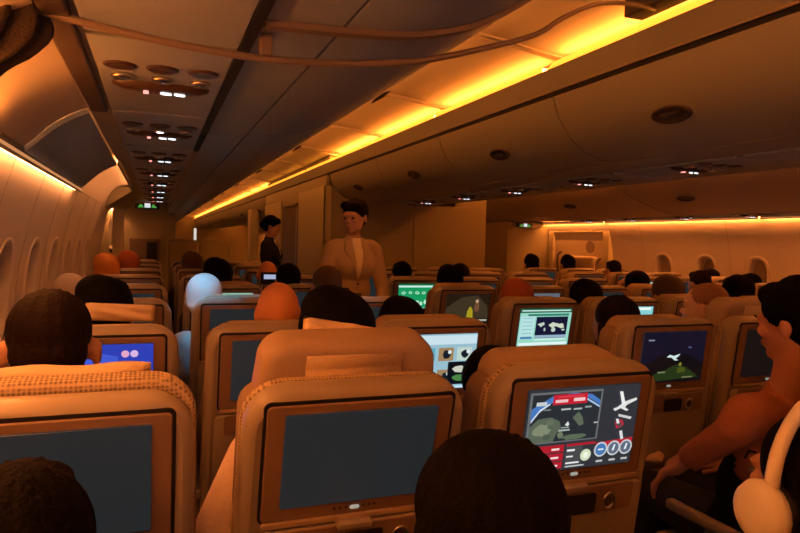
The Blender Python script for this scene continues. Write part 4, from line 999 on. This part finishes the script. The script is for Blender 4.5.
# cabin crew ---------------------------------------------------------------
def standing(X, Y, rz, label, hgt=1.70, hk='updo', hm=None, skin=None, jacket=(.5, .3, .2), skirt=(.3, .2, .15), blouse=None, headyaw=0, tilt=(0, 0), arms=None, extra=None):
    t = thing('person', label, 'person', (X, Y, 0), (0, 0, rz)); k = hgt/1.70
    Sx = lambda p: tuple(Vector(p)*k)
    hc = Vector((0, .015, 1.560))*k
    HM = Matrix.Translation(hc) @ Euler((math.radians(tilt[0]), math.radians(tilt[1]), math.radians(headyaw))).to_matrix().to_4x4() @ Matrix.Scale(k*.98, 4)
    torso = [('e', Sx((0, 0, .95)), (.155, .105, .11)), ('e', Sx((0, 0, 1.09)), (.118, .085, .13)), ('e', Sx((0, .005, 1.25)), (.142, .100, .14)), ('e', Sx((.06, .06, 1.24)), (.060, .055, .060)), ('e', Sx((-.06, .06, 1.24)), (.060, .055, .060)),
             ('c', Sx((-.118, -.005, 1.360)), .050, Sx((.118, -.005, 1.360)), .050), ('c', Sx((0, -.01, 1.37)), .065, Sx((0, -.01, 1.41)), .048)]
    neck = [('c', Sx((0, -.01, 1.39)), .046, Sx((0, .0, 1.51)), .044)]
    A = arms; arm = []; fore = []; hands = []
    for s in (-1, 1):
        S0 = Vector((s*.146, -.005, 1.345))*k; el, wr = [Vector((q[0]*.90, q[1], q[2]))*k for q in A[s]]
        arm.append(('c', tuple(S0), .048, tuple(el), .037)); fore.append(('c', tuple(el), .037, tuple(wr), .025)); hands += hand(s, along(wr, wr+(wr-el), 0), .6)
    legs = []
    for s in (-1, 1):
        legs += [('c', Sx((s*.08, 0, .88)), .085, Sx((s*.075, .01, .50)), .055), ('c', Sx((s*.075, .01, .50)), .055, Sx((s*.07, -.02, .10)), .034), ('c', Sx((s*.07, -.02, .05)), .030, Sx((s*.075, .14, .028)), .026)]
    fused('body', torso+neck+arm+fore+hands+legs+xf(HEAD, HM), skin or M_skin2, t, .007, 3)
    grow = lambda pr, g: [(p[0], p[1], tuple(a+g for a in p[2]), *p[3:]) if p[0] == 'e' else ('c', p[1], p[2]+g, p[3], p[4]+g) for p in pr]
    jm = mat('jacket_%d' % int(jacket[0]*1000), jacket, .8, bump=.15, scale=200, var=.05)
    sl = arm+[('c', p[1], p[2], tuple(Vector(p[1]).lerp(Vector(p[3]), .88)), p[4]) for p in fore]
    jk = fused('jacket', grow(torso+sl, .013)+[('e', Sx((0, 0, .90)), (.185, .130, .10))], jm, t, .009, 3)
    fused('skirt', [('e', Sx((0, 0, .86)), (.18, .125, .12)), ('c', Sx((-.07, 0, .8)), .10, Sx((-.06, 0, .56)), .085), ('c', Sx((.07, 0, .8)), .10, Sx((.06, 0, .56)), .085), ('c', Sx((0, 0, .8)), .11, Sx((0, 0, .56)), .09)], mat('skirt_%d' % int(skirt[0]*1000), skirt, .85, bump=.1, scale=200), t, .012, 3)
    fused('shoes', grow([p for i, p in enumerate(legs) if i % 3 == 2], .007), M_dark, t, .01, 2)
    fused('hair', xf(hair(hk), HM), hm or M_hbrn, t, .007, 3)
    # blouse opening with collar and lapels
    def front(x, z, off):               # point on the chest surface
        y = 0
        for c_, r_ in (((0, .005, 1.25), (.155, .113, .153)), ((.06, .06, 1.24), (.073, .068, .073)), ((-.06, .06, 1.24), (.073, .068, .073)), ((0, 0, 1.09), (.131, .098, .143)), ((0, -.005, 1.365), (.2, .063, .063)), ((0, -.01, 1.39), (.07, .068, .08))):
            q = 1-((x-c_[0])/r_[0])**2-((z-c_[2])/r_[2])**2
            if q > 0: y = max(y, c_[1]+r_[1]*math.sqrt(q))
        return Vector((x, y+off, z))*k
    def sheet(name, rows, off, m, th=.004):
        bm = bmesh.new(); G = []
        for z, x0, x1 in rows: G.append([front(x0+(x1-x0)*i/6, z, off) for i in range(7)])
        va = [[bm.verts.new(p) for p in r] for r in G]; vb = [[bm.verts.new(p-Vector((0, th+.006, 0))) for p in r] for r in G]
        for i in range(len(G)-1):
            for j in range(6):
                bm.faces.new((va[i][j], va[i][j+1], va[i+1][j+1], va[i+1][j])); bm.faces.new((vb[i][j], vb[i+1][j], vb[i+1][j+1], vb[i][j+1]))
        R_ = len(G)-1
        for i in range(R_):
            bm.faces.new((va[i][0], va[i+1][0], vb[i+1][0], vb[i][0])); bm.faces.new((va[i][6], vb[i][6], vb[i+1][6], va[i+1][6]))
        for j in range(6):
            bm.faces.new((va[0][j], vb[0][j], vb[0][j+1], va[0][j+1])); bm.faces.new((va[R_][j], va[R_][j+1], vb[R_][j+1], vb[R_][j]))
        return bm_obj(name, bm, m, t, smooth=True)
    if blouse:
        sheet('blouse', [(1.425, -.035, .035), (1.38, -.036, .036), (1.33, -.030, .030), (1.27, -.022, .022), (1.20, -.012, .012), (1.15, -.003, .003)], .004, mat('blouse_white', blouse, .8, bump=.2, scale=150))
        for s in (-1, 1):
            sheet('lapel', [(1.43, s*.030, s*.062), (1.39, s*.034, s*.078), (1.345, s*.032, s*.088), (1.30, s*.026, s*.062), (1.23, s*.018, s*.040), (1.15, s*.004, s*.010)], .009, jm)
        bm = bmesh.new()
        for z in (1.13,): 
            p = front(0, z, .005); tt = bmesh.new(); bmesh.ops.create_icosphere(tt, subdivisions=1, radius=.009); merge(bm, tt, 0, Matrix.Translation(p))
        bm_obj('button', bm, M_dkbr, t)
    for s in (-1, 1):
        bm = bmesh.new(); tt = bmesh.new(); bmesh.ops.create_icosphere(tt, subdivisions=2, radius=.0100); merge(bm, tt, 0, HM @ Matrix.Translation((s*.030, .0745, .004)))
        bm_obj('eye', bm, mat('eye_dark', (.05, .04, .035), .2), t, smooth=True)
    return t, front, k
ta, fr, k = standing(1.27, 4.22, PI+.06, 'crew member in tan jacket and white blouse with badge, standing in the left aisle', 1.77, 'updo', M_hbrn, M_skin2, jacket=(.62, .47, .28), skirt=(.42, .26, .17), blouse=(.95, .85, .60), headyaw=-50, tilt=(-8, 0),
    arms={1: ((.235, -.03, 1.10), (.225, .06, .86)), -1: ((-.225, .03, 1.09), (-.15, .20, .95))})
bm = bmesh.new()
for s in (-1, 1): tube(bm, [fr(s*.05, 1.42, .012), fr(s*.045, 1.3, .012), fr(s*.02, 1.15, .012), fr(.0, 1.09, .012)], .003, 6)
p = fr(0, 1.06, .014); bbox(bm, (p.x-.03, p.y-.002, p.z-.022), (p.x+.03, p.y+.004, p.z+.022), .002)
o = bm_obj('badge', bm, mat('badge_card', (.60, .48, .30), .5), ta)
bm = bmesh.new(); bbox(bm, (p.x-.02, p.y+.004, p.z-.012), (p.x+.02, p.y+.006, p.z+.012), .001); bm_obj('badge_photo', bm, M_dkbr, o)
standing(1.22, 7.35, -PI/2-.45, 'crew member in black suit with black hair, facing the dark lavatory door', 1.74, 'updo', M_hblk, M_skin2, jacket=(.014, .012, .013), skirt=(.012, .012, .012), blouse=(.5, .4, .3), headyaw=8, tilt=(-12, 0),
    arms={1: ((.21, .02, 1.10), (.10, .24, 1.04)), -1: ((-.20, .03, 1.10), (-.10, .24, 1.02))})

# things on and by the seats
cushion('folded_blanket', 'tan folded blanket lying over the top of the nearest left seat', 'blanket', (-.185, 1.285, ZT+.004), (math.radians(20), math.radians(-1), .0), .36, .045, .05, M_cloth, 2)
cushion('pillow', 'cream pillow corner sticking up behind the nearest middle headrest', 'pillow', (.395, 1.325, ZT+.060), (math.radians(-25), math.radians(10), .0), .21, .055, .03, mat('pillow_case', (.66, .50, .34), .9, bump=.3, scale=150), 5)
cushion('pillow', 'pale pillow behind the headrest of the second seat row by the left windows', 'pillow', (-.10, 2.17, ZT+.022), (math.radians(-10), math.radians(3), .0), .20, .055, .04, M_cloth, 3)
# small light coloured pouch on the armrest across the aisle
bm = bmesh.new(); 
tag(link('snack_packet', fuse([('e', (1.82, 1.945, .655), (.030, .045, .018)), ('e', (1.84, 1.94, .662), (.022, .03, .016)), ('e', (1.80, 1.95, .65), (.02, .025, .013))], .005, 2), None, mat('packet_foil', (.70, .48, .30), .45)), 'small crumpled pale packet sticking out of the seat pocket across the aisle', 'packet')
bm.free()
C.objects['snack_packet'].data.materials.clear(); C.objects['snack_packet'].data.materials.append(MATS['packet_foil'])
t = thing('phone', 'lit phone held low in the fifth row beside the left aisle', 'phone', (.72, 4.22, 1.205))
bm = bmesh.new(); bbox(bm, (-.075, 0, -.04), (.075, .008, .04), .004); bm_obj('case', bm, M_dark, t)
bm = bmesh.new(); box(bm, (-.055, -.001, -.005), (.055, .0, .025)); bm_obj('display', bm, glow((165, 175, 205), 1.), t)

# ------------------------------------------------------------------ reading beams, and a rear panel added for neutral fill
def area(name, loc, rot, sx, sy, power, col):
    l = bpy.data.lights.new(name, 'AREA'); l.shape = 'RECTANGLE'; l.size = sx; l.size_y = sy; l.energy = power; l.color = col
    o = bpy.data.objects.new(name, l); C.objects.link(o); o.location = loc; o.rotation_euler = rot; return o
def spot(name, loc, target, power, col, ang, blend=.5, size=.02):
    l = bpy.data.lights.new(name, 'SPOT'); l.energy = power; l.color = col; l.spot_size = math.radians(ang); l.spot_blend = blend; l.shadow_soft_size = size
    o = bpy.data.objects.new(name, l); C.objects.link(o); o.location = loc
    o.rotation_euler = (Vector(target)-Vector(loc)).to_track_quat('-Z', 'Y').to_euler(); return o
spot('reading_beam', (.012, 2.655, H+.385), (.27, 3.06, 1.22), 26., (.12, .62, 1.0), 30, .6)
t = thing('rear_fill_panel', 'pale glowing fill panel added on the rear wall, behind the camera', 'light', (.5, YB+.005, 1.15))
bm = bmesh.new(); bbox(bm, (-.55, 0, -1.14), (.55, .03, .22), .01); bm_obj('housing', bm, M_mon, t)
bm = bmesh.new(); box(bm, (-.52, .03, -.19), (.52, .034, .19)); bm_obj('diffuser', bm, mat('rear_fill_glow', (.8, .8, .8), .5, emit=(.90, .76, .78), estr=4.0), t)  # made-up pale glow, added to make the left ceiling less orange
spot('reading_beam_centre', (.9, 2.7, H+.40), (.90, 2.98, 1.2), 4., (.7, .85, .9), 26, .6)

w = bpy.data.worlds.new('world'); S.world = w; w.use_nodes = True
w.node_tree.nodes['Background'].inputs[0].default_value = (0, 0, 0, 1)

cam = bpy.data.cameras.new('camera'); co = bpy.data.objects.new('camera', cam); C.objects.link(co)
cam.sensor_width = 36; cam.lens = 640/800*36; cam.clip_start = .02
co.matrix_world = Matrix.Translation((0, 0, H)) @ Matrix.Rotation(math.radians(-20.95), 4, 'Z') @ Matrix.Rotation(math.radians(90-2.25), 4, 'X') @ Matrix.Rotation(math.radians(1.5), 4, 'Z')
S.camera = co
S.view_settings.view_transform = 'Standard'; S.view_settings.look = 'None'; S.view_settings.gamma = 1; S.view_settings.use_curve_mapping = False
S.view_settings.exposure = 0.0
